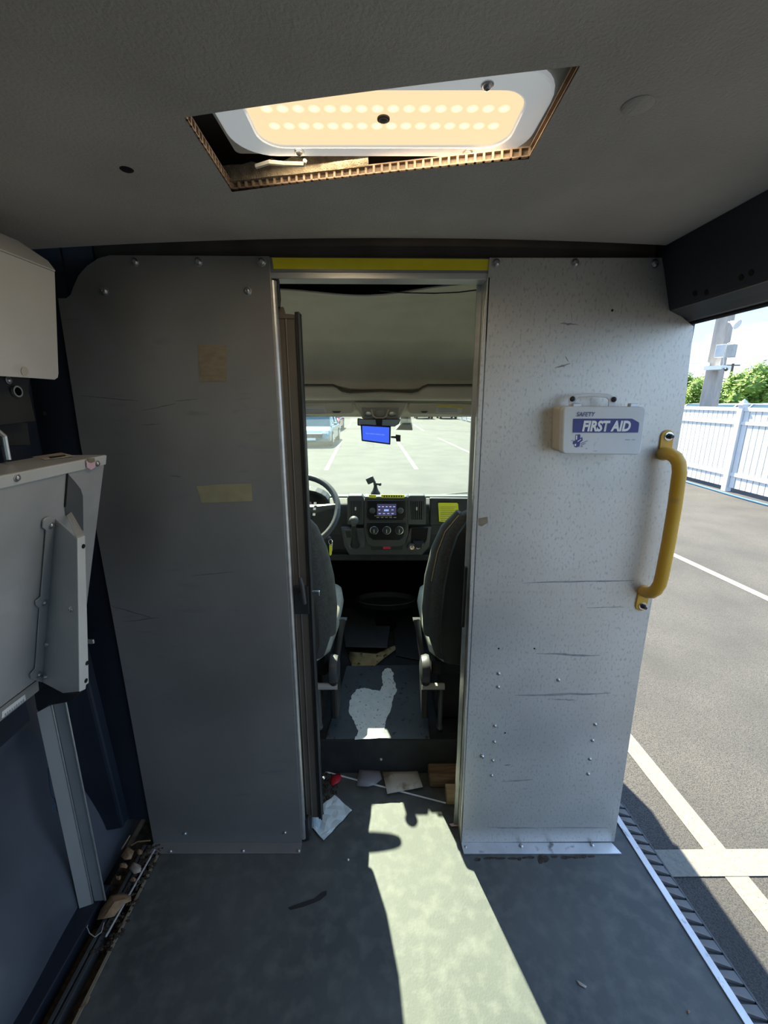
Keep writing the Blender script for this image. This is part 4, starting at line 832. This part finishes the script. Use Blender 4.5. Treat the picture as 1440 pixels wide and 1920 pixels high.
for x0, x1 in ((651, 682), (764, 799)):
    ve = dplate('air_vent', [(x0, 934), (x0+3, 929), (x1-3, 929), (x1, 934), (x1, 984), (x0, 984)], D-.018, .05, M['dash_grey'], da, .005, 3)
    dplate('opening', [(x0+5, 940), (x1-5, 940), (x1-6, 974), (x0+6, 974)], D-.0195, .004, M['hole'], ve, 0)
    for i in range(7):
        x = x0+7+i*(x1-x0-14)/6
        dplate('vent_slat', [(x-.8, 940.5), (x+.8, 940.5), (x+.8, 973.5), (x-.8, 973.5)], D-.024, .008, M['dash_grey'], ve, 0)
    dplate('vent_tab', [((x0+x1)/2-1.3, 951), ((x0+x1)/2+1.3, 951), ((x0+x1)/2+1.3, 957), ((x0+x1)/2-1.3, 957)], D-.028, .008, M['alu'], ve, .001)
    for i in range(7):
        x = x0+6+i*(x1-x0-12)/6; p = V((aty(x, 932, D).x, D+.03, 1.0135)); inst('top_slot', 'tslot', lambda q: q.box((-.003, -.012, -.004), (.003, .012, .001)), M['hole'], ve, p)
lab(dplate('hazard_button', [(718, 1021), (732.5, 1021), (732.5, 1030), (718, 1030)], D-.014, .012, M['red_button'], da, .002), 'red hazard light button')
dplate('switch_strip', [(696, 1020), (755, 1020), (755, 1031), (696, 1031)], D-.008, .01, M['dash_black'], da, .002)
# cup holder niche
ch = dplate('cup_holder', [(772, 992), (803, 990), (800, 1012), (795, 1022), (770, 1022)], D-.010, .01, M['hole'], da, .002)
b = MB(); c = aty(784, 1016, D-.02); b.lathe([(.026, 0), (.026, .004), (.022, .004), (.022, -.03)], c, (0, -.3, 1), 20); b.build('cup_ring', M['dash_black'], ch)
dplate('socket_shelf', [(764, 1028), (768, 1020), (796, 1019), (792, 1027), (784, 1033), (766, 1033)], D-.026, .02, M['dash_top'], ch, .003)
for x, y in ((772.5, 1027), (784, 1026)):
    inst('socket', 'sock', lambda q: q.lathe([(.0115, 0), (.0115, .004), (.007, .004), (.007, 0)], k=18), M['chrome'], ch, aty(x, y, D-.027), (0, -.8, .5))
# gear lever
gl = dplate('gear_lever', [(642, 992), (683, 990), (684, 1027), (655, 1030), (648, 1015)], D-.012, .012, M['dash_top'], da, .003)
b = MB(); g0, g1 = aty(666, 1022, D-.04), aty(663.5, 985, D-.11); b.tube([g0, g0.lerp(g1, .35), g1], [.026, .017, .011], 14); b.build('boot', M['dash_black'], gl, smooth=True)
b = MB(); c = aty(663.5, 976, D-.115); b.ball(c, .0235, (1, 1, .95), 16); b.tube([g1, c], [.012, .015], 12); b.build('knob', M['dash_top'], gl, smooth=True)
dplate('button_row', [(647, 996), (657, 996), (658, 1008), (650, 1008)], D-.014, .004, M['dash_gloss'], gl, .001)
bolt(gl, aty(658, 1024, D-.014), r=.005, name='screw')
# yellow notice + top labels
yn = thing('notice_card', 'bright yellow printed notice card on the dashboard by the passenger seat', 'notice', aty(841, 960, D))
dplate('card', [(821.5, 944), (823, 942.8), (857, 943), (859, 945), (861, 976), (851, 980), (823.5, 978)], D-.003, .0015, M['paper_yellow'], yn, 0)
for k in range(8):
    y = 950+k*3.6; w = (30, 26, 32, 28, 33, 33, 33, 33)[k]
    dplate('print_line', [(825+k*.15, y), (825+k*.15+w, y), (825+k*.15+w, y+(.5 if k < 3 else 1)), (825+k*.15, y+(.5 if k < 3 else 1))], D-.0042, .0008, M['tape_olive'], yn, 0)
for x0, x1, la in ((692, 705, 'short yellow label on the dashboard top below the dash camera'), (715, 758, 'long yellow label with black lettering on the dashboard top')):
    y0 = aty(x0, 932, D+.005); y1 = aty(x1, 932, D+.005)
    b = MB(); plate(b, [(x0, 927.5), (x1, 928), (x1, 933.5), (x0, 933)], D-.019, .002); lo_ = tag(b.build('dash_label', M['paper_yellow'], loc=(y0.x, D, 1.012)), la, 'label')
    if x1-x0 > 20:
        for i in range(8):
            bb = MB(); x = y0.x+.012+i*(y1.x-y0.x-.03)/7; zz = aty(x0, 930.6, D-.02).z; bb.box((x, D-.0198, zz-.004), (x+.006, D-.0188, zz+.004)); bb.build('letter', M['ink'], lo_)
# dash camera on suction mount
dc = thing('dash_camera', 'black dash camera on a suction mount above the dashboard', 'camera', aty(703, 926, 2.2))
b = MB(); c = aty(704, 926, 2.2); b.lathe([(.026, -.006), (.025, .006), (.016, .020), (.010, .036), (.008, .05)], c, (0,0,1), 18); b.build('suction_base', M['dash_black'], dc, smooth=True)
b = MB(); b.tube([c+V((-.002,0,.045)), c+V((-.006,0,.07))], .007, 10); b.tube([c+V((-.01,0,.056)), c+V((.022,0,.052))], .006, 10); b.ball(c+V((.024,0,.052)), .009, k=10); b.build('arm', M['dash_grey'], dc, smooth=True)
b = MB(); k = aty(694.5, 900, 2.2); b.box(k-V((.021,.014,.017)), k+V((.021,.014,.017)), Matrix.Rotation(R(-25), 3, 'Y')); b.build('camera_body', M['dash_grey'], dc, bev=.006, seg=3)
# wipers outside
for la, pts in (('right hand windscreen wiper', ((795, 934), (830, 928), (890, 922))), ('left hand windscreen wiper', ((575, 936), (640, 932), (690, 928)))):
    wi = thing('wiper', 'black %s resting at the windscreen base' % la, 'wiper', aty(*pts[0], 2.74))
    b = MB(); b.tube([aty(x, y, 2.74) for x, y in pts], .006, 8); b.build('arm', M['black_metal'], wi)
    b = MB(); b.tube([aty(x, y+3, 2.73) for x, y in pts], .004, 6); b.build('blade', M['rubber'], wi)
# steering wheel
swc = aty(557, 957, 1.93); SA = V((0, -.72, .69)).normalized()
sw = thing('steering_wheel', 'black steering wheel half hidden by the sliding door', 'steering wheel', swc)
u = V((1,0,0)); w = SA.cross(u)
b = MB(); b.tube([swc+(u*math.cos(q)+w*math.sin(q))*.192 for q in [2*math.pi*i/48 for i in range(49)]], .0155, 12, cap=False); bmesh.ops.remove_doubles(b.bm, verts=b.bm.verts, dist=1e-5); b.build('rim', M['dash_grey'], sw, smooth=True)
for a in (0, 180, 270):
    q = R(a+(8 if a == 0 else -8 if a == 180 else 0)); e_ = swc+(u*math.cos(q)+w*math.sin(q))*.185; m_ = swc+(u*math.cos(q)+w*math.sin(q))*.06-SA*.01
    b = MB(); b.tube([m_, m_.lerp(e_, .5), e_], [.026, .017, .012], 8); b.build('spoke', M['dash_grey'], sw, smooth=True)
b = MB(); b.lathe([(.075, -.02), (.078, 0), (.066, .016), (.04, .024), (0, .026)], swc-SA*.01, SA, 24); b.build('hub', M['dash_black'], sw, smooth=True)
b = MB(); b.tube([swc-SA*.02, swc-SA*.13], [.045, .048], 14); b.build('column', M['dash_black'], sw, smooth=True)
for i in range(3):
    q = swc+u*(.085+.012*i*0)+w*(.03-.03*i)+SA*.012; inst('wheel_button', 'wbt', lambda z: z.box((-.006, -.006, 0), (.006, .006, .004)), M['console_grey'], sw, q, SA)
c = aty(566, 944, 2.10); b = MB(); b.prism([c+V((.14*math.cos(q), 0, .075*math.sin(q))) for q in [R(i*15) for i in range(13)]]+[c+V((-.14,0,-.06)), c+V((.14,0,-.06))], (0,.10,0)); ic = b.build('instrument_cluster', M['dash_black'], da, bev=.006)
b = MB(); b.prism([c+V((.125*math.cos(q), -.001, .062*math.sin(q))) for q in [R(i*15) for i in range(13)]]+[c+V((-.12,-.001,-.04)), c+V((.12,-.001,-.04))], (0,.001,0)); b.build('cluster_face', M['dash_gloss'], ic)
b = MB(); c2 = aty(580, 942, 2.097); b.box(c2+V((-.012,-.001,-.004)), c2+V((.012,0,.004))); b.build('warning_light', M['red_button'], ic)
# ignition key
ky = thing('ignition_key', 'ignition key with dangling yellow tag under the steering wheel', 'key', aty(613, 1008, 2.02))
b = MB(); b.tube([aty(606, 1000, 2.05), aty(612, 1004, 2.02), aty(619, 1011, 1.99)], [.010, .012, .009], 10); b.build('key_head', M['dash_grey'], ky, smooth=True)
b = MB(); c = aty(620, 1016, 1.99); b.tube([c+V((.010*math.cos(q), 0, .013*math.sin(q))) for q in [2*math.pi*i/16 for i in range(17)]], .0014, 6); b.build('key_ring', M['chrome'], ky)
b = MB(); plate(b, [(617.5, 1022), (622, 1022), (622, 1039), (619.5, 1042), (617.5, 1039)], 1.985, .003); lab(b.build('key_tag', M['paper_yellow'], ky), 'yellow key tag')
b = MB(); plate(b, [(622, 1014), (624, 1015), (623, 1033), (621.5, 1033)], 1.99, .002); b.build('spare_key', M['alu'], ky)
# oval tray below dash
tr = thing('oval_tray', 'black oval tray low between the seats under the dashboard', 'tray', (0, 2.3, .3))
c = V((.01, 2.28, .36))
def oval(rx, ry, z, k=32): return [c+V((rx*math.cos(2*math.pi*i/k), ry*math.sin(2*math.pi*i/k), z)) for i in range(k)]
b = MB(); b.loft([oval(.16, .075, -.035), oval(.175, .085, 0), oval(.178, .088, .006), oval(.168, .08, .007), oval(.155, .07, -.02), oval(.15, .065, -.022)]); b.build('bowl', M['seat_shell'], tr, smooth=True)
b = MB(); b.box((-.05, 2.26, .12), (.07, 2.60, .30)); b.build('stalk', M['felt_black'], tr, bev=.01)
b = MB(); b.tube(oval(.176, .086, .003)+[oval(.176, .086, .003)[0]], .003, 6); b.build('rim', M['dash_grey'], tr)

# ---- seats
def rsec(cx, cy, z, hw, hd, k=24, e=.55):
    out = []
    for i in range(k):
        a = 2*math.pi*i/k; c_, s_ = math.cos(a), math.sin(a)
        out.append(V((cx+hw*math.copysign(abs(c_)**e, c_), cy+hd*math.copysign(abs(s_)**e, s_), z)))
    return out
def seat(label, cx, side):
    """side = +1 when the aisle is at +x of the seat"""
    t = thing('van_seat', label, 'seat', (cx, 1.6, CF))
    lev = [(.52, .225, .075, 1.50), (.60, .25, .085, 1.49), (.72, .255, .085, 1.47), (.86, .25, .075, 1.44), (.98, .235, .065, 1.415), (1.06, .212, .055, 1.40), (1.12, .17, .045, 1.39), (1.15, .11, .03, 1.387)]
    b = MB(); b.loft([rsec(cx, y, z, hw, hd) for z, hw, hd, y in lev]); bk = b.build('backrest', M['seat_fabric'], t, smooth=True)
    b = MB(); b.loft([rsec(cx, y-hd*.86, z, hw*.86, .03) for z, hw, hd, y in lev]); b.build('back_shell', M['seat_shell'], bk, smooth=True)
    for s_ in (-1, 1):
        b = MB(); b.tube([(cx+s_*(hw-.012), y+.02, z) for z, hw, hd, y in lev[1:-1]], [.03, .036, .036, .032, .027, .02], 12); b.build('side_bolster', M['seat_side'], bk, smooth=True)
    if side < 0: b = MB(); b.tube([(cx+side*(hw+.001), y-hd*.2, z) for z, hw, hd, y in lev[3:-1]], .0022, 6); b.build('piping', M['wood_fresh'], bk)
    b = MB(); b.loft([rsec(cx, 1.378, 1.17, .10, .035), rsec(cx, 1.37, 1.20, .125, .05), rsec(cx, 1.365, 1.30, .12, .05), rsec(cx, 1.37, 1.345, .09, .035)]); b.build('headrest', M['seat_fabric'], t, smooth=True)
    for s_ in (-.05, .05):
        b = MB(); b.cyl((cx+s_, 1.385, 1.08), (cx+s_, 1.375, 1.20), .006, k=10); b.build('headrest_post', M['chrome'], t)
    cush = [(1.46, .21, .055, .535), (1.52, .245, .075, .54), (1.70, .262, .08, .55), (1.86, .265, .078, .56), (1.95, .25, .065, .56), (1.985, .20, .04, .555)]
    b = MB(); b.loft([[V((cx+hw*math.copysign(abs(math.cos(a))**.6, math.cos(a)), y, z+hh*math.copysign(abs(math.sin(a))**.6, math.sin(a)))) for a in [2*math.pi*i/24 for i in range(24)]] for y, hw, hh, z in cush]); cu = b.build('cushion', M['seat_sunlit'], t, smooth=True)
    b = MB(); b.box((cx-.23, 1.50, .40), (cx+.23, 1.93, .475)); b.build('seat_frame', M['seat_shell'], t, bev=.015)
    b = MB(); b.box((cx-.20, 1.53, CF+.004), (cx+.20, 1.88, .40)); b.build('pedestal', M['seat_shell'], t, bev=.01)
    xs = cx+side*.245
    b = MB(); b.lathe([(.055, 0), (.058, .012), (.052, .03), (.03, .036), (0, .037)], (xs, 1.475, .455), (side, 0, 0), 24); b.build('recliner_cover', M['dash_grey'], t, smooth=True)
    b = MB(); b.box((min(xs, xs+side*.03), 1.43, .25), (max(xs, xs+side*.03), 1.56, .46)); b.build('side_bracket', M['seat_shell'], t, bev=.01)
    b = MB(); b.cyl((xs-side*.06, 1.44, .40), (xs+side*.03, 1.44, .40), .013, k=12); b.build('pivot_tube', M['console_grey'], t)
    b = MB(); b.tube([(xs+side*.02, 1.50, .46), (xs+side*.035, 1.58, .56), (xs+side*.042, 1.61, .60)], [.013, .012, .015], 8); bu = b.build('belt_buckle', M['rubber'], t, bev=.003)
    b = MB(); b.box((xs+side*.042-.016, 1.60, .598), (xs+side*.042+.016, 1.622, .604)); b.build('buckle_end', M['chrome'], bu)
    b = MB(); b.box((cx-side*.02-.02, 1.46, CF+.004), (cx-side*.02+.02, 1.49, .42)); b.build('rear_leg', M['dash_grey'], t, bev=.004)
    b = MB(); b.cyl((xs-side*.05, 1.455, CF+.02), (xs-side*.05, 1.455, .40), .010, k=10); b.ball((xs-side*.05, 1.455, CF+.03), .014, k=10); b.build('strut', M['dash_top'], t, smooth=True)
    return t
seat('dark cloth driver seat with cushion coloured pale for sunlight beside the sliding door', -.46, 1)
seat('dark cloth passenger seat with cushion coloured pale for sunlight beside the galvanised panel', .425, -1)

# =================================================================== OUTSIDE
b = MB(); b.box((-90, -30, ZG-.2), (90, 160, ZG)); struct(b.build('ground', M['asphalt']))
def gline(pts, label):
    P = [atz(x, y, ZG+.002) for x, y in pts]; b = MB(); b.prism(P, (0,0,.004)); return tag(b.build('parking_line', M['line_paint'], loc=P[0]), label, 'parking line')
# seen through the door
A, B = atz(1200, 1425, ZG), atz(1440, 1724, ZG); d = (B-A).normalized(); nn = V((-d.y, d.x, 0))*.06
def gstrip(a, c, wd, label, z=.002):
    d = (c-a).normalized(); nn = V((-d.y, d.x, 0))*wd/2; up = V((0,0,z))
    b = MB(); b.prism([a+nn+up, c+nn+up, c-nn+up, a-nn+up], (0,0,.0012)); return tag(b.build('parking_line', M['line_paint'], loc=a), label, 'parking line')
a = atz(1192, 1408, ZG); c = atz(1435, 1712, ZG); gstrip(a-(c-a)*.6, c+(c-a)*.8, .105, 'white painted line running along beside the van step')
a = atz(1215, 1620, ZG); c = atz(1440, 1618, ZG); gstrip(V((1.0, a.y, ZG)), c+(c-a)*4, .115, 'white painted line crossing the line beside the van step', .0036)
a = atz(1262, 1040, ZG); c = atz(1440, 1123, ZG); gstrip(a-(c-a)*.3, c+(c-a)*.6, .11, 'white painted bay line nearest the white fence')
for (x0, y0, x1, y1, la) in ((611, 882, 641, 824, 'white painted bay line beside the parked blue car'), (781, 880, 742, 823, 'white painted bay line ahead of the windscreen monitor'),
                             (884, 850, 821, 821, 'white painted bay line near the fence ahead of the windscreen'), (652, 801, 662, 786, 'short white painted bay line beside the red car'), (795, 808, 775, 796, 'short distant white bay line beyond the sensor box')):
    gstrip(atz(x0, y0, ZG), atz(x1, y1, ZG), .13, la)
# asphalt seams
for (x0, y0, x1, y1) in ((560, 850, 900, 838), (560, 838, 900, 838)):
    pass
# fence along x = 7.9
FX = 7.9; BAY = 2.44; P0 = 9.55
fe = thing('vinyl_fence', 'white vinyl privacy fence along the parking lot edge', 'fence', (FX, P0, ZG))
fe['_w'] = [FX, P0, ZG]
def postm(q): q.box((-.065, -.065, 0), (.065, .065, 1.92))
def capm(q): q.loft([[V((-.085, -.085, 0)), V((.085, -.085, 0)), V((.085, .085, 0)), V((-.085, .085, 0))], [V((-.085, -.085, .03)), V((.085, -.085, .03)), V((.085, .085, .03)), V((-.085, .085, .03))], [V((-.05, -.05, .045)), V((.05, -.05, .045)), V((.05, .05, .045)), V((-.05, .05, .045))], [V((-.05, -.05, .06)), V((.05, -.05, .06)), V((.05, .05, .06)), V((-.05, .05, .06))], [V((-.004, -.004, .13)), V((.004, -.004, .13)), V((.004, .004, .13)), V((-.004, .004, .13))]])
for k in range(-2, 15):
    y = P0+k*BAY
    po = inst('post', 'post', postm, M['pvc'], fe, (FX, y, ZG)); po['_w'] = [FX, y, ZG]
    inst('post_cap', 'pcap', capm, M['pvc'], po, (FX, y, ZG+1.92))
    y0 = y+.065
    for nm, z0, z1 in (('top_rail', 1.79, 1.87), ('mid_rail', 1.50, 1.57), ('bottom_rail', .36, .44)):
        inst(nm, nm, lambda q: q.box((-.026, 0, z0), (.026, BAY-.13, z1)), M['pvc'], fe, (FX, y0, ZG))
    w_ = (BAY-.13)/15
    if k < 4:
        for i in range(15): inst('picket', 'picket', lambda q: q.box((-.011, .011, .10), (.011, w_-.011, 1.80)), M['pvc'], fe, (FX+.004, y0+i*w_, ZG))
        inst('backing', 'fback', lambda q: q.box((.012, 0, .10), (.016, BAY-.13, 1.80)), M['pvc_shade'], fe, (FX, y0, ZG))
    else: inst('panel', 'fpanel', lambda q: q.box((-.008, 0, .22), (.008, BAY-.13, 1.80)), M['pvc'], fe, (FX, y0, ZG))
b = MB(); b.tube([(FX-.28+.05*math.sin(y*1.3), y, ZG+.02) for y in [6+i*.25 for i in range(40)]], .022, 8); tag(b.build('garden_hose', M['hose'], loc=(FX-.28, 9, ZG)), 'blue hose lying along the foot of the white fence', 'hose')
# utility pole
PX, PY = 9.3, 0; q = atx(1340, 700, PX); PY = q.y
up = thing('utility_pole', 'tall square concrete utility pole behind the white fence', 'pole', (PX, PY, ZG))
Rz = Matrix.Rotation(R(24), 3, 'Z')
def polesec(z, h): return [V((PX, PY, z))+Rz @ V((sx_*h, sy_*h, 0)) for sx_, sy_ in ((-1,-1),(1,-1),(1,1),(-1,1))]
b = MB(); b.loft([polesec(ZG-.1, .175), polesec(9, .13)]); b.build('shaft', M['concrete'], up, bev=.012)
c = atx(1366, 664, PX-.1); c2 = V((c.x, c.y-.1, c.z))
def pa(x, y): return atx(x, y, PX-.25)
b = MB(); k = pa(1356, 658); b.box(k-V((.12,.10,.16)), k+V((.12,.14,.16)), Rz); b.build('meter_box', M['box_grey'], up, bev=.01)
b = MB(); k = pa(1371, 658); b.box(k-V((.10,.08,.16)), k+V((.10,.08,.16)), Rz); b.build('control_box', M['console_grey'], up, bev=.01)
b = MB(); k = pa(1374, 605); b.lathe([(.03, -.06), (.05, 0), (.12, .14), (.11, .14)], k, (.3, -.8, -.45), 16); b.tube([k, pa(1366, 604)], .02, 8); b.build('flood_light', M['lamp_white'], up, smooth=True)
b = MB(); b.tube([pa(1364, 645), pa(1373, 641)], .015, 8); b.build('small_arm', M['box_grey'], up)
b = MB(); b.box(pa(1345, 690)-V((.22,.22,.05)), pa(1345, 690)+V((.22,.22,.05)), Rz); b.build('clamp_band', M['lamp_white'], up)
for x, y in ((1327, 683), (1330, 691), (1361, 692)):
    b = MB(); k = pa(x, y); b.lathe([(.03, -.08), (.045, 0), (.045, .08), (.03, .1)], k, (-.5, -.8, -.2), 12); b.build('camera', M['lamp_white'] if x < 1350 else M['dash_grey'], up, smooth=True)
b = MB(); b.tube([pa(1353, 668), pa(1350, 680), pa(1349, 690)], .012, 6); b.tube([pa(1357, 668), pa(1357, 680), pa(1354, 690)], .012, 6); b.build('conduit', M['box_grey'], up)
# power lines and far pole
for i, (y0, y1) in enumerate(((681, 678), (690, 688), (699, 696))):
    a, c = aty(1270, y0, 62), aty(1450, y1, 62)
    b = MB(); b.tube([a+(c-a)*-1.5, a, a.lerp(c, .5)-V((0,0,.2)), c, c+(c-a)*1.5], .022, 5); tag(b.build('power_line', M['box_grey'], loc=a), ('upper', 'middle', 'lowest')[i]+' thin grey power line behind the utility pole', 'power line')
fpz = atx(1371, 700, 31)
fpole = thing('utility_pole', 'distant thin wooden utility pole with crossarm above the trees', 'pole', (fpz.x, fpz.y, ZG))
b = MB(); b.cyl((fpz.x, fpz.y, ZG), (fpz.x, fpz.y, atx(1371, 682, 31).z), .13, .10, 10); b.build('shaft', M['bark'], fpole)
b = MB(); b.box((fpz.x-.6, fpz.y-.08, atx(1371, 684, 31).z-.1), (fpz.x+.6, fpz.y+.08, atx(1371, 684, 31).z)); b.build('crossarm', M['bark'], fpole)
# trees
def tree(label, x, y, top, rx, m, seed, nl=5200, low=.5):
    rnd = random.Random(seed)
    t = thing('tree', label, 'tree', (x, y, ZG), 'trees behind the white fence')
    h = top-ZG
    b = MB(); b.tube([(x, y, ZG), (x+.05, y, ZG+h*.3), (x, y+.05, ZG+h*.6)], [.13, .10, .05], 8)
    b.build('trunk', M['bark'], t)
    blobs = [(x+rnd.uniform(-.55, .55)*rx, y+rnd.uniform(-.5, .5)*rx, ZG+h*rnd.uniform(.42, .78), rx*rnd.uniform(.38, .55)) for _ in range(9)]+[(x, y, top-rx*.45, rx*.45)]
    vs, fs_ = [], []
    for _ in range(nl):
        bx, by, bz, br = rnd.choice(blobs)
        d = V((rnd.gauss(0,1), rnd.gauss(0,1), rnd.gauss(0,1))).normalized()*br*rnd.uniform(.55, 1.08)
        p = V((bx, by, bz))+d; a = V((rnd.gauss(0,1), rnd.gauss(0,1), rnd.gauss(0,1))).normalized(); c_ = a.orthogonal().normalized()
        L, Wd = rnd.uniform(.10, .20), rnd.uniform(.05, .09); i = len(vs)
        vs += [p-a*L, p+c_*Wd, p+a*L, p-c_*Wd]; fs_.append((i, i+1, i+2, i+3))
    me = bpy.data.meshes.new('foliage'); me.from_pydata([v-V((x, y, ZG)) for v in vs], [], fs_); me.materials.append(m)
    o = bpy.data.objects.new('foliage', me); COL.objects.link(o); o.parent = t
    b = MB()
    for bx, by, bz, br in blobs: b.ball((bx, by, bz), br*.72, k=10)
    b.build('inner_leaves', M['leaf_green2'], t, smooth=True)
for (px_, py_, X, rx, m, la) in ((1428, 678, 23.5, 2.0, 'leaf_green', 'large light green tree behind the fence post'), (1378, 707, 27.0, 1.65, 'leaf_green2', 'dark green bushy tree right behind the concrete pole'),
                                 (1330, 700, 32.0, 2.3, 'leaf_green', 'yellow green tree on the far side of the concrete pole'), (1288, 698, 36.0, 1.9, 'leaf_green2', 'small green tree beside the galvanised panel edge'),
                                 (1400, 718, 37.0, 1.9, 'leaf_green2', 'distant green tree between the concrete pole and the fence post')):
    p = atx(px_, py_, X); tree(la, p.x, p.y, p.z, rx, M[m], int(px_))
# cars
def car(label, loc, rz, col, h=1.45, L=4.5, Wd=1.8, suv=False, group=None):
    m = mat('paint_'+label.replace(' ', '_')[:30], col, rough=.28, coat=.6, scale=3)
    t = thing('car', label, 'car', (0,0,0), group)
    hw = Wd/2; k = L/4.5; bh = .88 if not suv else 1.05
    prof = [(-2.22, .30), (-2.25, .55), (-2.15, bh-.08), (-1.2, bh), (1.25, bh-.02), (2.0, bh-.16), (2.22, bh-.34), (2.25, .40), (2.15, .24), (-2.1, .24)]
    def half(s): return [V((x*k, s, z)) for x, z in prof]
    b = MB(); b.loft([[V((x*k*.97, -hw, z if z < .6 else z-.05)) for x, z in prof], [V((x*k, -hw+.09, z)) for x, z in prof], [V((x*k, hw-.09, z)) for x, z in prof], [V((x*k*.97, hw, z if z < .6 else z-.05)) for x, z in prof]])
    b.build('body', m, t, bev=.05, seg=3)
    g0 = [(-1.95 if suv else -1.6, bh-.03), (-1.7 if suv else -1.05, h-.04), (-.9, h), (.2, h), (.55, h-.06), (1.3, bh-.03)]
    rings = []
    for s, ins in ((-hw+.06, 0), (-hw+.22, 1), (hw-.22, 1), (hw-.06, 0)):
        rings.append([V((x*k, s if z < bh else (s if ins else math.copysign(abs(s)-.14, s)), z)) for x, z in g0])
    b = MB(); b.loft(rings); b.build('greenhouse', M['car_glass'], t, bev=.02)
    b = MB(); b.prism([V((x*k, -hw+.22, z)) for x, z in ((-1.62 if suv else -1.0, h-.02), (-.9, h+.015), (.2, h+.015), (.52, h-.04), (.2, h-.02), (-.9, h-.02))], (0, Wd-.44, 0)); b.build('roof', m, t, bev=.015)
    for s in (-1, 1):
        for xa in (-.35, .5 if False else 1.25, -1.55 if not suv else -1.9):
            z1 = h-.05 if xa < 1 else bh
        b = MB(); b.tube([V((1.3*k, s*(hw-.07), bh-.03)), V((.55*k, s*(hw-.20), h-.05)), V((-.9*k, s*(hw-.2), h-.01)), V(((-1.7 if suv else -1.05)*k, s*(hw-.2), h-.05)), V(((-1.95 if suv else -1.6)*k, s*(hw-.07), bh-.03))], .035, 8); b.build('roof_rail', m, t)
        b = MB(); b.tube([V((-.3*k, s*(hw-.05), bh-.02)), V((-.3*k, s*(hw-.20), h-.02))], .03, 8); b.build('door_post', m, t)
        b = MB(); b.ball((1.0*k, s*(hw+.10), bh+.08), .09, (.7, 1, .75), 12); b.build('side_mirror', m, t, smooth=True)
        b = MB(); b.ball((2.10*k, s*(hw-.28), bh-.28), .12, (.6, 1.3, .75), 12); b.build('headlight', M['chrome'], t, smooth=True)
        b = MB(); b.ball((-2.14*k, s*(hw-.25), bh-.2), .11, (.5, 1.2, 1.0), 12); b.build('tail_light', M['red_button'], t, smooth=True)
        for x in (1.35, -1.38):
            b = MB(); b.lathe([(.20, -.11), (.32, -.10), (.335, 0), (.32, .10), (.20, .11)], (x*k, s*(hw-.08), .335), (0,1,0), 24); wl = b.build('wheel', M['tyre'], t, smooth=True)
            b = MB(); b.lathe([(.205, .0), (.19, .02), (.06, .012), (0, .02)], (x*k, s*(hw-.08)+s*.105, .335), (0,s,0), 16); b.build('hubcap', M['alu'], wl, smooth=True)
    b = MB(); b.box((2.2*k, -.55, .42), (2.265*k, .55, .60)); b.build('grille', M['black_metal'], t, bev=.01)
    b = MB(); b.box((2.24*k, -.26, .62-.3), (2.275*k, .26, .42)); b.build('number_plate', M['sticker'], t)
    t.location = loc; t.rotation_euler = (0, 0, rz)
    return t
car('blue grey car parked facing the van beyond the windscreen', (-3.25, 20.9, ZG), R(-90), (.12,.20,.24), h=1.5)
car('red car parked behind the blue grey car', (-3.9, 30.5, ZG), R(-90), (.40,.05,.07), h=1.5)
car('dark car parked beside the blue grey car', (-5.8, 21.2, ZG), R(-90), (.06,.07,.08), h=1.5)
for i, (x, col, la) in enumerate(((1.8, (.3,.42,.5), 'pale blue car in the far row at the lot end'), (4.4, (.12,.2,.3), 'dark blue car in the far row at the lot end'), (7.0, (.5,.55,.58), 'silver car in the far row at the lot end'), (-.8, (.45,.47,.5), 'grey car in the far row at the lot end'))):
    car(la, (x, 48.5, ZG), R(-90), col, h=1.6, suv=True)
for px_, X, col, la in ((1296, 19.5, (.10,.13,.17), 'dark suv behind the fence beside the galvanised panel'), (1352, 17.0, (.62,.68,.74), 'white suv behind the fence beside the concrete pole'), (1432, 12.6, (.20,.36,.52), 'blue suv behind the fence beside the fence post')):
    p = atx(px_, 757, X); car(la, (p.x+.8, p.y, ZG), R(180), col, h=p.z-ZG, L=4.6, suv=True)

# keep only the custom properties that describe the scene
for o in bpy.data.objects:
    if '_w' in o: del o['_w']
